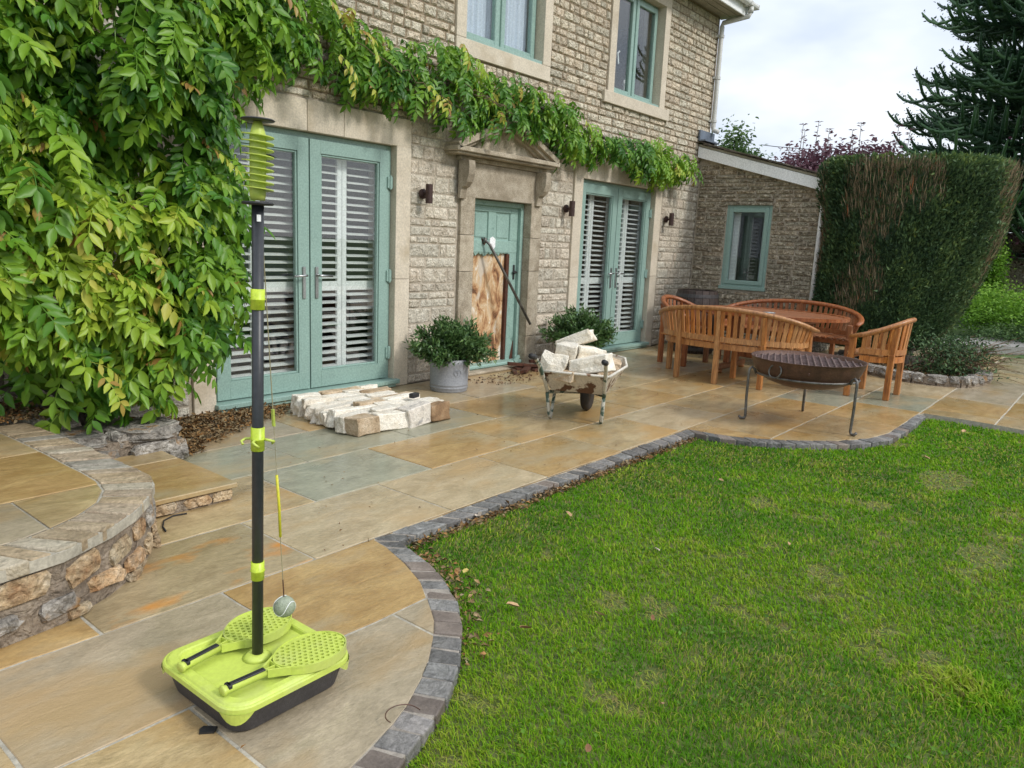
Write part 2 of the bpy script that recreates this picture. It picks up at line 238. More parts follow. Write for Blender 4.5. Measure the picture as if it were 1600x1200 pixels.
# ------------------------------------------------------------------ mesh helpers
WL = {}     # world location of roots whose parts are written in world coordinates
class M:
    def __init__(s): s.v = []; s.f = []; s.t = []
    def add(s, vs, fs, tint=0.):
        o = len(s.v); s.v += [tuple(p) for p in vs]; s.f += [tuple(i+o for i in f) for f in fs]; s.t += [tint]*len(vs)
    def box(s, c, d, rot=None, tint=0., taper=1.):
        x, y, z = d[0]/2, d[1]/2, d[2]/2
        P = [Vector((a*x*(taper if e < 0 else 1), b*y*(taper if e < 0 else 1), e*z)) for e in (-1, 1) for a, b in ((-1, -1), (1, -1), (1, 1), (-1, 1))]
        if rot is not None: P = [rot @ p for p in P]
        s.add([p+Vector(c) for p in P], [(3, 2, 1, 0), (4, 5, 6, 7), (0, 1, 5, 4), (1, 2, 6, 5), (2, 3, 7, 6), (3, 0, 4, 7)], tint); return s
    def b2(s, x0, x1, y0, y1, z0, z1, tint=0.): return s.box(((x0+x1)/2, (y0+y1)/2, (z0+z1)/2), (abs(x1-x0), abs(y1-y0), abs(z1-z0)), None, tint)
    def bar(s, a, b, w, h, up=(0, 0, 1), tint=0.):
        a, b = Vector(a), Vector(b); d = b-a; L = d.length; x = d/L; u = Vector(up); y = u.cross(x)
        if y.length < 1e-4: y = Vector((0, 1, 0)).cross(x)
        y.normalize(); z = x.cross(y); m = Matrix((x, y, z)).transposed(); s.box((a+b)/2, (L, w, h), m, tint); return s
    def tube(s, pts, rad, n=8, tint=0., cap=True, sy=1.):
        pts = [Vector(p) for p in pts]; N = len(pts); rad = rad if hasattr(rad, '__len__') else [rad]*N
        o = len(s.v); pu = None
        for i, p in enumerate(pts):
            d = (pts[min(i+1, N-1)]-pts[max(i-1, 0)]).normalized()
            if pu is None: pu = Vector((0, 0, 1)) if abs(d.z) < .9 else Vector((0, 1, 0))
            u = (pu-d*pu.dot(d)).normalized(); w = d.cross(u); pu = u
            for k in range(n):
                a = 2*math.pi*k/n; s.v.append(tuple(p+rad[i]*(math.cos(a)*u*sy+math.sin(a)*w))); s.t.append(tint)
        for i in range(N-1):
            for k in range(n): s.f.append((o+i*n+k, o+i*n+(k+1) % n, o+(i+1)*n+(k+1) % n, o+(i+1)*n+k))
        if cap: s.f.append(tuple(o+k for k in range(n))[::-1]); s.f.append(tuple(o+(N-1)*n+k for k in range(n)))
        return s
    def lathe(s, prof, c=(0, 0, 0), n=32, tint=0.):
        o = len(s.v); c = Vector(c)
        for r, z in prof:
            for k in range(n): a = 2*math.pi*k/n; s.v.append((c.x+r*math.cos(a), c.y+r*math.sin(a), c.z+z)); s.t.append(tint)
        for i in range(len(prof)-1):
            for k in range(n): s.f.append((o+i*n+k, o+i*n+(k+1) % n, o+(i+1)*n+(k+1) % n, o+(i+1)*n+k))
        if prof[0][0] > 1e-5: s.f.append(tuple(o+k for k in range(n))[::-1])
        if prof[-1][0] > 1e-5: s.f.append(tuple(o+(len(prof)-1)*n+k for k in range(n)))
        return s
    def prism(s, poly, z0, z1, tint=0.):
        n = len(poly)
        if sum(poly[i][0]*poly[(i+1) % n][1]-poly[(i+1) % n][0]*poly[i][1] for i in range(n)) < 0: poly = poly[::-1]
        zt = z1 if hasattr(z1, '__len__') else [z1]*n
        s.add([(p[0], p[1], z0) for p in poly]+[(p[0], p[1], zt[i]) for i, p in enumerate(poly)],
              [tuple(range(n))[::-1], tuple(range(n, 2*n))]+[(i, (i+1) % n, n+(i+1) % n, n+i) for i in range(n)], tint); return s
    def xform(s, m): s.v = [tuple(m @ Vector(p)) for p in s.v]; return s
    def jit(s, a, sc=30.): s.v = [tuple(Vector(p)+a*noise.noise_vector(Vector(p)*sc)) for p in s.v]; return s
    def mesh(s, name, m, smooth=False):
        me = bpy.data.meshes.new(name); me.from_pydata(s.v, [], s.f); me.materials.append(MT[m] if isinstance(m, str) else m)
        if any(s.t):
            a = me.attributes.new('tint', 'FLOAT', 'POINT'); a.data.foreach_set('value', np.array(s.t, dtype=np.float32))
        if smooth: me.polygons.foreach_set('use_smooth', [True]*len(me.polygons))
        me.update(); return me
    def build(s, name, m, parent=None, smooth=False, bevel=0, seg=1, label=None):
        return place(name, s.mesh(name, m, smooth), parent, bevel=bevel, seg=seg, label=label)

def place(name, me, parent=None, loc=(0, 0, 0), rot=(0, 0, 0), scale=(1, 1, 1), bevel=0, seg=1, label=None):
    o = bpy.data.objects.new(name, me); C.objects.link(o); L = Vector(loc)
    if parent is not None:
        o.parent = parent
        if parent.name in WL: L = L-WL[parent.name]
    o.location = L; o.rotation_euler = rot; o.scale = scale
    if bevel:
        b = o.modifiers.new('bevel', 'BEVEL'); b.width = bevel; b.segments = seg; b.limit_method = 'ANGLE'; b.angle_limit = R(40)
    if label: o['label'] = label
    return o
def tag(o, label, cat=None, group=None, kind=None):
    if label: o['label'] = label
    if cat: o['category'] = cat
    if group: o['group'] = group
    if kind: o['kind'] = kind
    return o
def thing(name, label, cat, loc=(0, 0, 0), rz=0, group=None, world_parts=False):
    o = bpy.data.objects.new(name, None); C.objects.link(o); o.location = loc; o.rotation_euler = (0, 0, rz); o.empty_display_size = .1
    if world_parts: WL[o.name] = Vector(loc)
    return tag(o, label, cat, group)
def copy_thing(r, label, loc, rz=None):
    c = r.copy(); C.objects.link(c); c.location = loc
    if rz is not None: c.rotation_euler = (0, 0, rz)
    c['label'] = label
    for ch in list(r.children):
        d = ch.copy(); C.objects.link(d); d.parent = c
        for g in list(ch.children): e = g.copy(); C.objects.link(e); e.parent = d
    return c
def np_mesh(name, V, F, m, tint=None, smooth=False):
    """V (n,3) floats, F (k,3|4) ints: fast mesh"""
    me = bpy.data.meshes.new(name); k = F.shape[1]
    me.vertices.add(len(V)); me.vertices.foreach_set('co', V.astype(np.float32).ravel())
    me.loops.add(F.size); me.loops.foreach_set('vertex_index', F.astype(np.int32).ravel())
    me.polygons.add(len(F)); me.polygons.foreach_set('loop_start', np.arange(0, F.size, k, dtype=np.int32))
    if tint is not None:
        a = me.attributes.new('tint', 'FLOAT', 'POINT'); a.data.foreach_set('value', tint.astype(np.float32))
    me.materials.append(MT[m]); me.update(calc_edges=True)
    if smooth: me.polygons.foreach_set('use_smooth', [True]*len(F))
    return me
def inpoly(x, y, poly):
    x = np.asarray(x); y = np.asarray(y); c = np.zeros(x.shape, bool); n = len(poly)
    for i in range(n):
        x0, y0 = poly[i]; x1, y1 = poly[i-1]
        if y0 == y1: continue
        c ^= ((y0 > y) != (y1 > y)) & (x < (x1-x0)*(y-y0)/(y1-y0)+x0)
    return c
def clip(poly, x0, x1, y0, y1):
    for ax, s, lim in ((0, 1, x0), (0, -1, x1), (1, 1, y0), (1, -1, y1)):
        out = []
        for i in range(len(poly)):
            a, b = poly[i-1], poly[i]; da, db = s*(a[ax]-lim), s*(b[ax]-lim)
            if (da < 0) != (db < 0): t = da/(da-db); out.append((a[0]+t*(b[0]-a[0]), a[1]+t*(b[1]-a[1])))
            if db >= 0: out.append(b)
        poly = out
        if not poly: return []
    return poly
def rough_edge(p, a=.0016, st=.11):
    out = []
    for i in range(len(p)):
        u, v = p[i], p[(i+1) % len(p)]; L = math.hypot(v[0]-u[0], v[1]-u[1]); n = max(1, min(12, int(L/st)))
        for k in range(n): t = k/n; out.append((u[0]+(v[0]-u[0])*t+rng.gauss(0, a), u[1]+(v[1]-u[1])*t+rng.gauss(0, a)))
    return out
def area(p): return abs(sum(p[i-1][0]*p[i][1]-p[i][0]*p[i-1][1] for i in range(len(p))))/2
def resample(pts, n):
    pts = np.array(pts, float); d = np.r_[0, np.cumsum(np.linalg.norm(np.diff(pts, axis=0), axis=1))]
    t = np.linspace(0, d[-1], n); return np.stack([np.interp(t, d, pts[:, k]) for k in range(pts.shape[1])], 1)
def plen(p): p = np.array(p); return np.linalg.norm(np.diff(p, axis=0), axis=1).sum()

# ================================================================== THE GROUND
INN1 = [(-.8, 1.62), (.2, 1.42), (.7, 1.36), (1.127, 1.396), (1.216, 1.419), (1.32, 1.452), (1.405, 1.485), (1.531, 1.556), (1.629, 1.619), (1.73, 1.703), (1.822, 1.79), (1.91, 1.906), (2.006, 2.052), (2.082, 2.23), (2.139, 2.414), (2.153, 2.513)]
OUT1 = [(-.8, 1.52), (.2, 1.32), (.72, 1.255), (1.17, 1.29), (1.316, 1.342), (1.436, 1.387), (1.538, 1.433), (1.671, 1.520), (1.758, 1.59), (1.891, 1.712), (1.994, 1.838), (2.101, 2.010), (2.163, 2.176), (2.198, 2.306), (2.237, 2.425)]
INN2 = [(2.153, 2.527), (5.31, 2.515)]; OUT2 = [(2.237, 2.425), (5.235, 2.413)]
INN3 = [(5.31, 2.515), (5.33, 2.30), (5.40, 2.09), (5.56, 1.85), (5.857, 1.56), (6.159, 1.40), (6.497, 1.335), (6.961, 1.326), (7.504, 1.339)]
OUT3 = [(5.235, 2.413), (5.24, 2.20), (5.33, 2.0), (5.46, 1.80), (5.70, 1.54), (5.95, 1.37), (6.25, 1.265), (6.716, 1.24), (7.212, 1.255), (7.516, 1.263)]
lawn_edge = OUT1+OUT2[1:]+OUT3[1:]+[(7.60, 1.2), (7.585, .95), (7.57, .70), (7.52, .5), (7.45, -6)]
LAWN = lawn_edge+[(-6, -6), (-6, 2.5)]
PATIO = INN1+INN2[1:]+INN3[1:]+[(7.62, 1.30), (7.62, .95), (7.60, .70), (7.55, .5), (7.48, -6), (13.4, -6), (13.4, 5.19), (-1.2, 5.19), (-1.2, 1.65)]

m = M(); m.prism([(-200, -200), (300, -200), (300, 200), (-200, 200)], -.6, -.12)
tag(m.build('ground', 'far_grass'), None, kind='structure')
m = M(); m.prism(LAWN, -.11, -.045); lawn = tag(m.build('lawn', 'lawn_soil'), None, kind='structure')
patio = tag(M().prism(PATIO, -.10, -.0035).build('patio', 'joint'), None, kind='structure')

rows = [(-6, -3.2, []), (-3.2, -1.6, []), (-1.6, -.45, []), (-.45, .14, [8.4, 9.3, 10.2]), (.14, .74, [8.1, 9.0, 9.9, 10.8]), (.74, 1.33, [.5, 7.89, 8.75, 9.62, 10.5, 11.4]),
        (1.33, 1.935, [.1, .97, 1.75, 5.95, 6.80, 7.64, 8.5, 9.35, 10.2, 11.1]), (1.935, 2.53, [-.3, .557, 1.408, 5.55, 6.39, 7.25, 8.1, 8.95, 9.8, 10.7]),
        (2.53, 3.115, [.12, .975, 1.845, 2.692, 3.52, 4.36, 5.215, 6.055, 6.86, 7.7, 8.55, 9.4, 10.3]), (3.115, 3.72, [.55, 1.42, 2.278, 3.12, 3.99, 4.83, 5.66, 6.515, 7.35, 8.2, 9.1, 9.9]),
        (3.72, 4.325, [.9, 1.8, 2.665, 3.55, 4.43, 5.28, 6.12, 7.0, 7.85, 8.7, 9.6]), (4.325, 5.19, [1.3, 2.2, 3.1, 4.0, 4.9, 5.75, 6.6, 7.4, 8.3, 9.2, 10.0])]
PL = INN1+[(2.153, 2.527), (4.0, 2.521), (4.0, 5.19), (-1.2, 5.19), (-1.2, 1.65)]
PR = [(4.0, 2.521)]+INN3+PATIO[len(INN1)+1+len(INN3)-1:-2]+[(4.0, 5.19)]
special = {(3.115, 3.12): 'slab_gold', (3.115, 2.278): 'slab_green', (2.53, 2.692): 'slab_pale', (2.53, 1.845): 'slab_pale', (2.53, .975): 'slab_stain', (1.935, 1.408): 'slab_gold',
           (1.935, .557): 'slab_grey', (2.53, 3.52): 'slab_gold', (1.33, .97): 'slab_grey', (1.33, .1): 'slab_buff', (3.72, 1.8): 'slab_green', (3.72, 2.665): 'slab_green', (3.115, 5.66): 'slab_gold',
           (2.53, 5.215): 'slab_pale', (3.72, 4.43): 'slab_gold', (4.325, 2.2): 'slab_grey', (3.72, 3.55): 'slab_green', (3.115, 6.515): 'slab_buff', (3.115, 3.99): 'slab_buff', (3.115, 1.42): 'slab_buff',
           (1.33, 6.80): 'slab_gold', (1.935, 6.39): 'slab_gold', (1.935, 7.25): 'slab_green', (1.33, 5.95): 'slab_buff', (1.33, 7.64): 'slab_green', (.74, 7.89): 'slab_gold'}
kinds = ['slab_buff', 'slab_buff', 'slab_buff', 'slab_gold', 'slab_grey', 'slab_pale']
TERR_HIDE = [(-2, 2.9), (1.0, 3.0), (1.45, 3.5), (1.45, 5.2), (-2, 5.2)]
for (y0, y1, xs) in rows:
    xs = ([-1.2] if y1 > 1.2 else [7.4])+xs+[xs[-1]+.9 if xs else 10, 13.4]
    for i in range(len(xs)-1):
      a, b = xs[i], xs[i+1]
      if b-a < .12: continue
      g = .0055
      for PZ_ in ([PATIO] if y0 > 2.5 else [PL, PR]):
        p = clip(PZ_, a+g, b-g, y0+g, y1-g)
        if len(p) < 3 or area(p) < .01: continue
        if all(inpoly([q[0] for q in p], [q[1] for q in p], TERR_HIDE)): continue
        cx, cy = sum(q[0] for q in p)/len(p), sum(q[1] for q in p)/len(p)
        k = special.get((y0, a), rng.choice(kinds)); h = rng.uniform(-.0012, .0012)
        sm = M().prism(rough_edge([(q[0]-cx, q[1]-cy) for q in p]), -.006, h)
        place('paving_slab', sm.mesh('paving_slab', k), patio, (cx, cy, 0), bevel=.0025)

# row of setts edging the lawn
edging = bpy.data.objects.new('sett_edging', None); C.objects.link(edging); tag(edging, None, kind='structure')
sm = [M().box((0, 0, 0), (1, 1, 1)).jit(.06, 2+i) for i in range(4)]
def setts(I, O, n):
    I, O = resample(I, n+1), resample(O, n+1)
    bed = M()
    for i in range(n):
        q = np.array([I[i], I[i+1], O[i+1], O[i]]); c = q.mean(0); q2 = np.array([I[i], I[i+1], I[i+1]+.93*(O[i+1]-I[i+1]), I[i]+.93*(O[i]-I[i])]); bed.prism([tuple(x) for x in q2], -.085, -.005)
        e1_ = (q[1]+q[2]-q[0]-q[3])/2; e1_ /= np.linalg.norm(e1_); q = q-((q-c)@e1_)[:, None]*e1_*.11+NR.normal(0, .0018, (4, 2))
        z = rng.uniform(-.004, .003)
        p = [tuple(x-c) for x in q]
        me = M().prism(p, -.08, [z+rng.uniform(-.003, .003) for _ in p]).mesh('sett', 'sett_brown' if rng.random() < .16 else 'sett')
        place('sett', me, edging, (c[0], c[1], 0), bevel=.006, seg=2)
    return bed
bed = setts(INN1[3:], OUT1[3:], 18); b2_ = setts(INN2, OUT2, 29); b3_ = setts(INN3, OUT3, 27); b4_ = setts(INN1[:4], OUT1[:4], 17)
for b in (b2_, b3_, b4_): bed.add(b.v, b.f)
bed.build('mortar_bed', 'sett_mortar', edging)

# raised terrace at the left with its curved retaining wall
terr = thing('raised_terrace', 'raised paved terrace with curved rubble wall and stone coping at the left', 'terrace', (.6, 3.6, 0), world_parts=True)
CO = [(-1.2, 2.95), (-.3, 2.75), (.3, 2.665), (.729, 2.64), (.927, 2.67), (1.13, 2.775), (1.265, 2.88), (1.382, 3.013), (1.474, 3.155), (1.515, 3.287), (1.517, 3.448), (1.503, 3.607), (1.505, 3.88), (1.5, 4.117), (1.485, 4.36), (1.46, 4.62)]
CI = [(-1.1, 3.17), (-.25, 2.97), (.34, 2.885), (.75, 2.86), (.855, 2.874), (.975, 2.923), (1.08, 2.98), (1.195, 3.084), (1.27, 3.213), (1.30, 3.347), (1.305, 3.50), (1.30, 3.65), (1.30, 3.88), (1.295, 4.1), (1.285, 4.36), (1.27, 4.62)]
def inset(poly, k):   # shift the wall line towards the terrace
    return [tuple(np.array(a)+(np.array(b)-np.array(a))*k) for a, b in zip(poly, CI)]
WLn = inset(CO, .12)
fill = WLn+[(1.30, 5.19), (-1.2, 5.19)]
m = M(); m.prism(fill, 0, .228); m.build('core_wall', 'cement', terr)
TZ = .274
topPoly = CI+[(1.27, 5.19), (-1.2, 5.19)]
M().prism([(p[0], p[1]) for p in topPoly], .229, TZ-.007).build('bedding', 'joint', terr)
for (a, b, c, d, k) in [(-1.2, .965, 2.5, 3.30, 'slab_grey'), (-1.2, .4, 3.30, 3.97, 'slab_buff'), (.4, 1.4, 3.30, 3.97, 'slab_gold'), (.965, 1.4, 2.5, 3.30, 'slab_buff'), (-1.2, .6, 3.97, 5.19, 'slab_gold'), (.6, 1.4, 3.97, 4.55, 'slab_buff'), (.6, 1.4, 4.55, 5.19, 'slab_grey')]:
    p = clip(topPoly, a+.004, b-.004, c+.004, d-.004)
    if len(p) > 2:
        cx, cy = sum(q[0] for q in p)/len(p), sum(q[1] for q in p)/len(p)
        place('paving_slab', M().prism([(q[0]-cx, q[1]-cy) for q in p], -.006, rng.uniform(-.001, .001)).mesh('paving_slab', k), terr, (cx, cy, TZ), bevel=.004)
n = 36; A, B = resample(CO, n+1), resample(CI, n+1); ts = [0]
ch = []
i = 0
cut = [0]
while cut[-1] < 400: cut.append(cut[-1]+rng.choice([8, 9, 9, 10, 11, 7]))
A, B = resample(CO, 401), resample(CI, 401)
cut = [c for c in cut if c < 395]+[400]
for a, b in zip(cut, cut[1:]):
    q = np.array([A[a], A[(a+b)//2], A[b], B[b], B[(a+b)//2], B[a]]); c = q.mean(0); q = c+(q-c)*np.array([.90])
    q[:3] += NR.normal(0, .004, (3, 2))
    z = rng.uniform(-.003, .004)
    me = M().prism([tuple(x-c) for x in q], -.040+rng.uniform(-.006, .006), [z+rng.uniform(-.003, .003) for _ in q]).mesh('coping_stone', rng.choice(('coping_tan', 'coping_tan', 'coping_grey', 'coping_pink', 'coping_pale')))
    place('coping_stone', me, terr, (c[0], c[1], TZ), bevel=.006, seg=2)
M().prism([tuple(p) for p in inset(CO, .04)]+[tuple(p) for p in inset(CI, 0)][::-1], TZ-.045, TZ-.006).build('coping_mortar', 'joint', terr)

def rock_mesh(nm, m, seed, sub=2, rough=.16, boxy=.55):
    """irregular stone filling about the unit cube"""
    bm = bmesh.new(); bmesh.ops.create_cube(bm, size=1); bmesh.ops.subdivide_edges(bm, edges=bm.edges[:], cuts=sub, use_grid_fill=True)
    for v in bm.verts:
        s_ = v.co.normalized()*.62; v.co = v.co*boxy+s_*(1-boxy); v.co += rough*noise.noise_vector(v.co*2.3+Vector((seed*3.1, seed, 0)))+rough*.4*noise.noise_vector(v.co*6+Vector((seed, 0, 7)))
    me = bpy.data.meshes.new(nm); bm.to_mesh(me); bm.free(); me.materials.append(MT[m]); return me
ROCKW = [rock_mesh('rubble_stone', 'rubble_warm', i) for i in range(5)]; ROCKG = [rock_mesh('rubble_stone', 'rubble_grey', 20+i) for i in range(5)]
WA = resample(WLn, 401); tot = plen(WLn)
def along(P, t): i = min(int(t), 399); return P[i], (P[i+1]-P[i])/np.linalg.norm(P[i+1]-P[i])
for (z0, h0) in ((.075, .07), (.165, .085)):
    t = 100
    while t < 395:
        w = rng.uniform(.07, .2); dt = w/tot*400
        p, d = along(WA, t+dt/2); h = h0*rng.uniform(.65, 1.15)
        place('rubble_stone', rng.choice(ROCKW if rng.random() < .75 else ROCKG), terr, (p[0], p[1], z0+rng.uniform(-.012, .012)), (rng.uniform(-.1, .1), rng.uniform(-.2, .2), math.atan2(d[1], d[0])), (w, .034+rng.uniform(0, .012), h*.85))
        t += dt+rng.uniform(.03, .08)/tot*400
for k in range(9):
    t = 110+k*31; p, d = along(WA, t)
    place('rubble_stone', rng.choice(ROCKG+ROCKW), terr, (p[0], p[1], .022), (0, rng.uniform(-.2, .2), math.atan2(d[1], d[0])), (rng.uniform(.08, .15), .05, .035))

# low step of one slab on stones
step = thing('garden_step', 'low sandstone slab step with rubble riser beside the curved wall', 'step', (1.75, 3.8, 0), world_parts=True)
M().prism([(1.45, 3.44), (1.985, 3.43), (1.985, 4.24), (1.45, 4.24)], 0, .066).build('step_base', 'cement', step)
s1 = M(); s1.prism([(1.515, 3.42), (1.75, 3.415), (2.008, 3.408), (2.012, 3.72), (2.006, 4.012), (1.515, 4.02)], .067, .0925); s1.build('step_slab', 'slab_gold', step, bevel=.004)
s1 = M(); s1.prism([(1.515, 4.03), (2.006, 4.022), (2.01, 4.235), (1.515, 4.24)], .067, .0925); s1.build('step_slab', 'slab_buff', step, bevel=.004)
for (x, w) in ((1.62, .13), (1.80, .12), (1.93, .10)):
    place('rubble_stone', rng.choice(ROCKW), step, (x, 3.435, .035), (0, 0, 0), (w, .035, .05))
for (y, w) in ((3.55, .14), (3.75, .16), (3.97, .15)):
    place('rubble_stone', rng.choice(ROCKW), step, (1.985, y, .035), (0, 0, R(90)), (w, .035, .05))
blk = thing('rubble_kerb', 'low rough rubble stone block behind the step under the climber', 'stone wall', (1.85, 4.4, 0), world_parts=True)
M().prism([(1.48, 4.26), (2.12, 4.25), (2.16, 4.60), (1.55, 4.72), (1.45, 4.5)], 0, .17).jit(.02, 9).build('core', 'cement', blk)
for (x, y, z, w, d, h, r) in ((1.98, 4.40, .185, .34, .30, .075, 8), (1.63, 4.42, .18, .28, .26, .07, -10), (1.83, 4.33, .17, .12, .12, .08, 20), (1.98, 4.25, .10, .26, .08, .08, 2), (1.70, 4.255, .09, .16, .07, .09, 0), (1.56, 4.25, .08, .1, .07, .1, 0), (2.14, 4.37, .07, .08, .26, .12, 0), (2.10, 4.26, .05, .12, .08, .06, 10), (1.86, 4.58, .175, .4, .2, .06, 15)):
    place('rubble_stone', rng.choice(ROCKG), blk, (x, y, z), (0, 0, R(r)), (w, d, h))

# ================================================================== THE HOUSE
FY = 5.20       # face of the wall
house = thing('stone_house', 'two-storey pale stone house with sage green doors and windows', 'house', (6, 5.4, 0), world_parts=True)
OPEN = [(2.89, 4.66, 0, 2.16), (5.69, 6.61, 0, 1.79), (7.58, 9.34, 0, 2.15), (5.50, 6.70, 3.23, 4.42), (8.11, 9.25, 3.19, 4.44)]
xs = sorted({-3., 10.87}|{o[i] for o in OPEN for i in (0, 1)}); zs = sorted({0., 2.46, 4.72}|{o[i] for o in OPEN for i in (2, 3)})
for Z_, mt_, nm_ in ((0, 'mortar', 'wall'), (1, 'mortar_brown', 'upper_wall')):
  m = M()
  for i in range(len(xs)-1):
    run = None
    for j in range(len(zs)):
        solid = j < len(zs)-1 and (zs[j] >= 2.46) == bool(Z_) and not any(o[0] <= xs[i] < o[1] and o[2] <= zs[j] < o[3] for o in OPEN)
        if solid and run is None: run = zs[j]
        if not solid and run is not None: m.b2(xs[i], xs[i+1], FY+.006, FY+.36, run, zs[j]); run = None
  if Z_: m.b2(10.52, 10.87, FY+.36, 12, 0, 4.72)
  wall = m.build(nm_, mt_, house)
  if not Z_: lower_wall = wall
m = M(); m.b2(-3, 10.5, FY+2.2, FY+2.3, 0, 4.7); m.b2(-3, 10.5, FY+.37, FY+2.2, 2.5, 2.6); m.b2(-3, 10.5, FY+.37, FY+2.2, -.1, .01); m.b2(-3, 10.5, FY+.37, FY+2.2, 4.62, 4.7); m.build('interior', 'dark', house)
m = M(); m.b2(3.0, 4.4, FY+1.2, FY+1.8, .1, 1.25); m.build('sofa', 'blue_dark', house, bevel=.05)

# stone units: six alike hewn faces, scaled onto each stone
def unit(seed, bulge=1.):
    r = random.Random(seed); m = M(); n = 8
    pts = [(-.5, -.5), (0, -.5), (.5, -.5), (.5, 0), (.5, .5), (0, .5), (-.5, .5), (-.5, 0)]
    o = [(x*(1-r.uniform(0, .05)), z*(1-r.uniform(0, .10))) for x, z in pts]; k = [(x*(.87-r.uniform(0, .06)), z*(.78-r.uniform(0, .12))) for x, z in pts]
    V = [(x, .9, z) for x, z in o]+[(x, -.1*r.random(), z) for x, z in o]+[(x, -r.uniform(.5, 1)*bulge, z) for x, z in k]+[(r.uniform(-.15, .15), -r.uniform(.6, 1.1)*bulge, r.uniform(-.15, .15))]
    F = [(i, i+8, (i+1) % 8+8, (i+1) % 8) for i in range(8)]+[(i+8, i+16, (i+1) % 8+16, (i+1) % 8+8) for i in range(8)]+[(i+16, 24, (i+1) % 8+16) for i in range(8)]
    m.add(V, [f[::-1] for f in F]); return m
UN = [unit(i) for i in range(7)]
UM = {k: [u.mesh('stone', k) for u in UN] for k in ('stone_low', 'stone_up', 'stone_lean')}
BLOCK = [(2.70, 4.84, 0, 2.40), (5.47, 6.81, 0, 2.30), (5.30, 6.95, 2.12, 2.28), (5.55, 6.7, 2.25, 2.42), (5.85, 6.4, 2.4, 2.60), (7.41, 9.56, 0, 2.38), (5.365, 6.835, 3.06, 4.56), (7.97, 9.395, 3.18, 4.60), (7.95, 9.53, 3.04, 3.18)]
def courses(x0, x1, z0, z1, hf, lf, blocks, seed):
    r = random.Random(seed); z = z0; out = []
    while z < z1-.03:
        h = min(hf(r, z), z1-z); cuts = sorted([(b[0], b[1]) for b in blocks if b[2] < z+h*.6 and b[3] > z+h*.4])
        x = x0-r.uniform(0, .12); cut_i = 0; segs = []; c = x0
        for a, b in cuts:
            if a > c: segs.append((c, a))
            c = max(c, b)
        if c < x1: segs.append((c, x1))
        for a, b in segs:
            x = a
            while x < b-.02:
                w = lf(r, z); w = b-x if b-x-w < .07 else w
                out.append((x+w/2, z+h/2, w-.015, h-.011)); x += w
        z += h
    return out
st = courses(-.6, 10.84, .0, 4.70, lambda r, z: r.uniform(.070, .106) if z > 2.45 else r.choice((.07, .085, .10, .12, .14))*r.uniform(.9, 1.1), lambda r, z: r.choice((.08, .12, .16, .20, .27))*r.uniform(.8, 1.15) if z > 2.45 else r.choice((.10, .16, .24, .34))*r.uniform(.8, 1.2), BLOCK, 3)
def vis(x, z): return not (x < 2.6 or (x < 4.9 and z > 2.42) or (2.4+.0 < z < 2.75 and 4.8 < x < 7.0) or (2.25 < z < 2.7 and x > 7))
st.sort(key=lambda s: -(s[2]*s[3]/((s[0])**2+27)) * (1 if vis(s[0], s[1]) and s[1] < 4.6-.0*s[0] else .01))
rest = {'stone_low': M(), 'stone_up': M()}
for i, (x, z, w, h) in enumerate(st):
    k = 'stone_up' if z > 2.55+.2*math.sin(x) else 'stone_low'
    d = rng.uniform(.012, .022) if z > 2.5 else rng.uniform(.006, .016)
    if i < 300: place('stone', rng.choice(UM[k]), wall if z > 2.46 else lower_wall, (x, FY+.004, z), (rng.uniform(-.03, .03), rng.uniform(-.012, .012), rng.uniform(-.02, .02)), (w, d, h))
    else:
        u = rng.choice(UN); t_ = rng.random(); rest[k].add([(x+p[0]*w, FY+.004+p[1]*d, z+p[2]*h) for p in u.v], u.f, t_)
for k, r_ in rest.items(): o = r_.build('stonework', k, wall); o['kind'] = 'stuff'

def surround(name, x0, x1, z0, z1, jw, lh, sill, key, mt='ashlar', dep=.33):
    m = M()
    s = house
    out = []
    for (a, b, c, d) in [(x0-jw, x0+.004, z0, z1), (x1-.004, x1+jw, z0, z1)]:
        zz = [c, c+(d-c)*.46, d] if d-c > 1.5 else [c, d]
        for p, q in zip(zz, zz[1:]): M().b2(a, b, FY-.022, FY+.30, p+.002, q-.002).build('jamb_stone', mt, s, bevel=.003)
    for a, b in zip(key, key[1:]): M().b2(a+.002, b-.002, FY-.022, FY+.30, z1-.004, z1+lh).build('lintel_stone', mt, s, bevel=.003)
    if sill: M().b2(x0-jw-sill[0], x1+jw+sill[0], FY-.022-sill[1], FY+.30, z0-sill[2], z0).build('sill', mt, s, bevel=.004)
surround('s', 2.89, 4.66, 0, 2.16, .17, .235, None, [2.72, 3.28, 3.72, 4.08, 4.83])
surround('s', 7.58, 9.34, 0, 2.15, .17, .22, None, [7.41, 8.02, 8.34, 8.66, 9.51])
surround('s', 5.50, 6.70, 3.23, 4.42, .13, .13, (0.0, .0, .15), [5.37, 6.83])
surround('s', 8.11, 9.25, 3.19, 4.44, .13, .14, (.10, .025, .135), [7.98, 9.38])

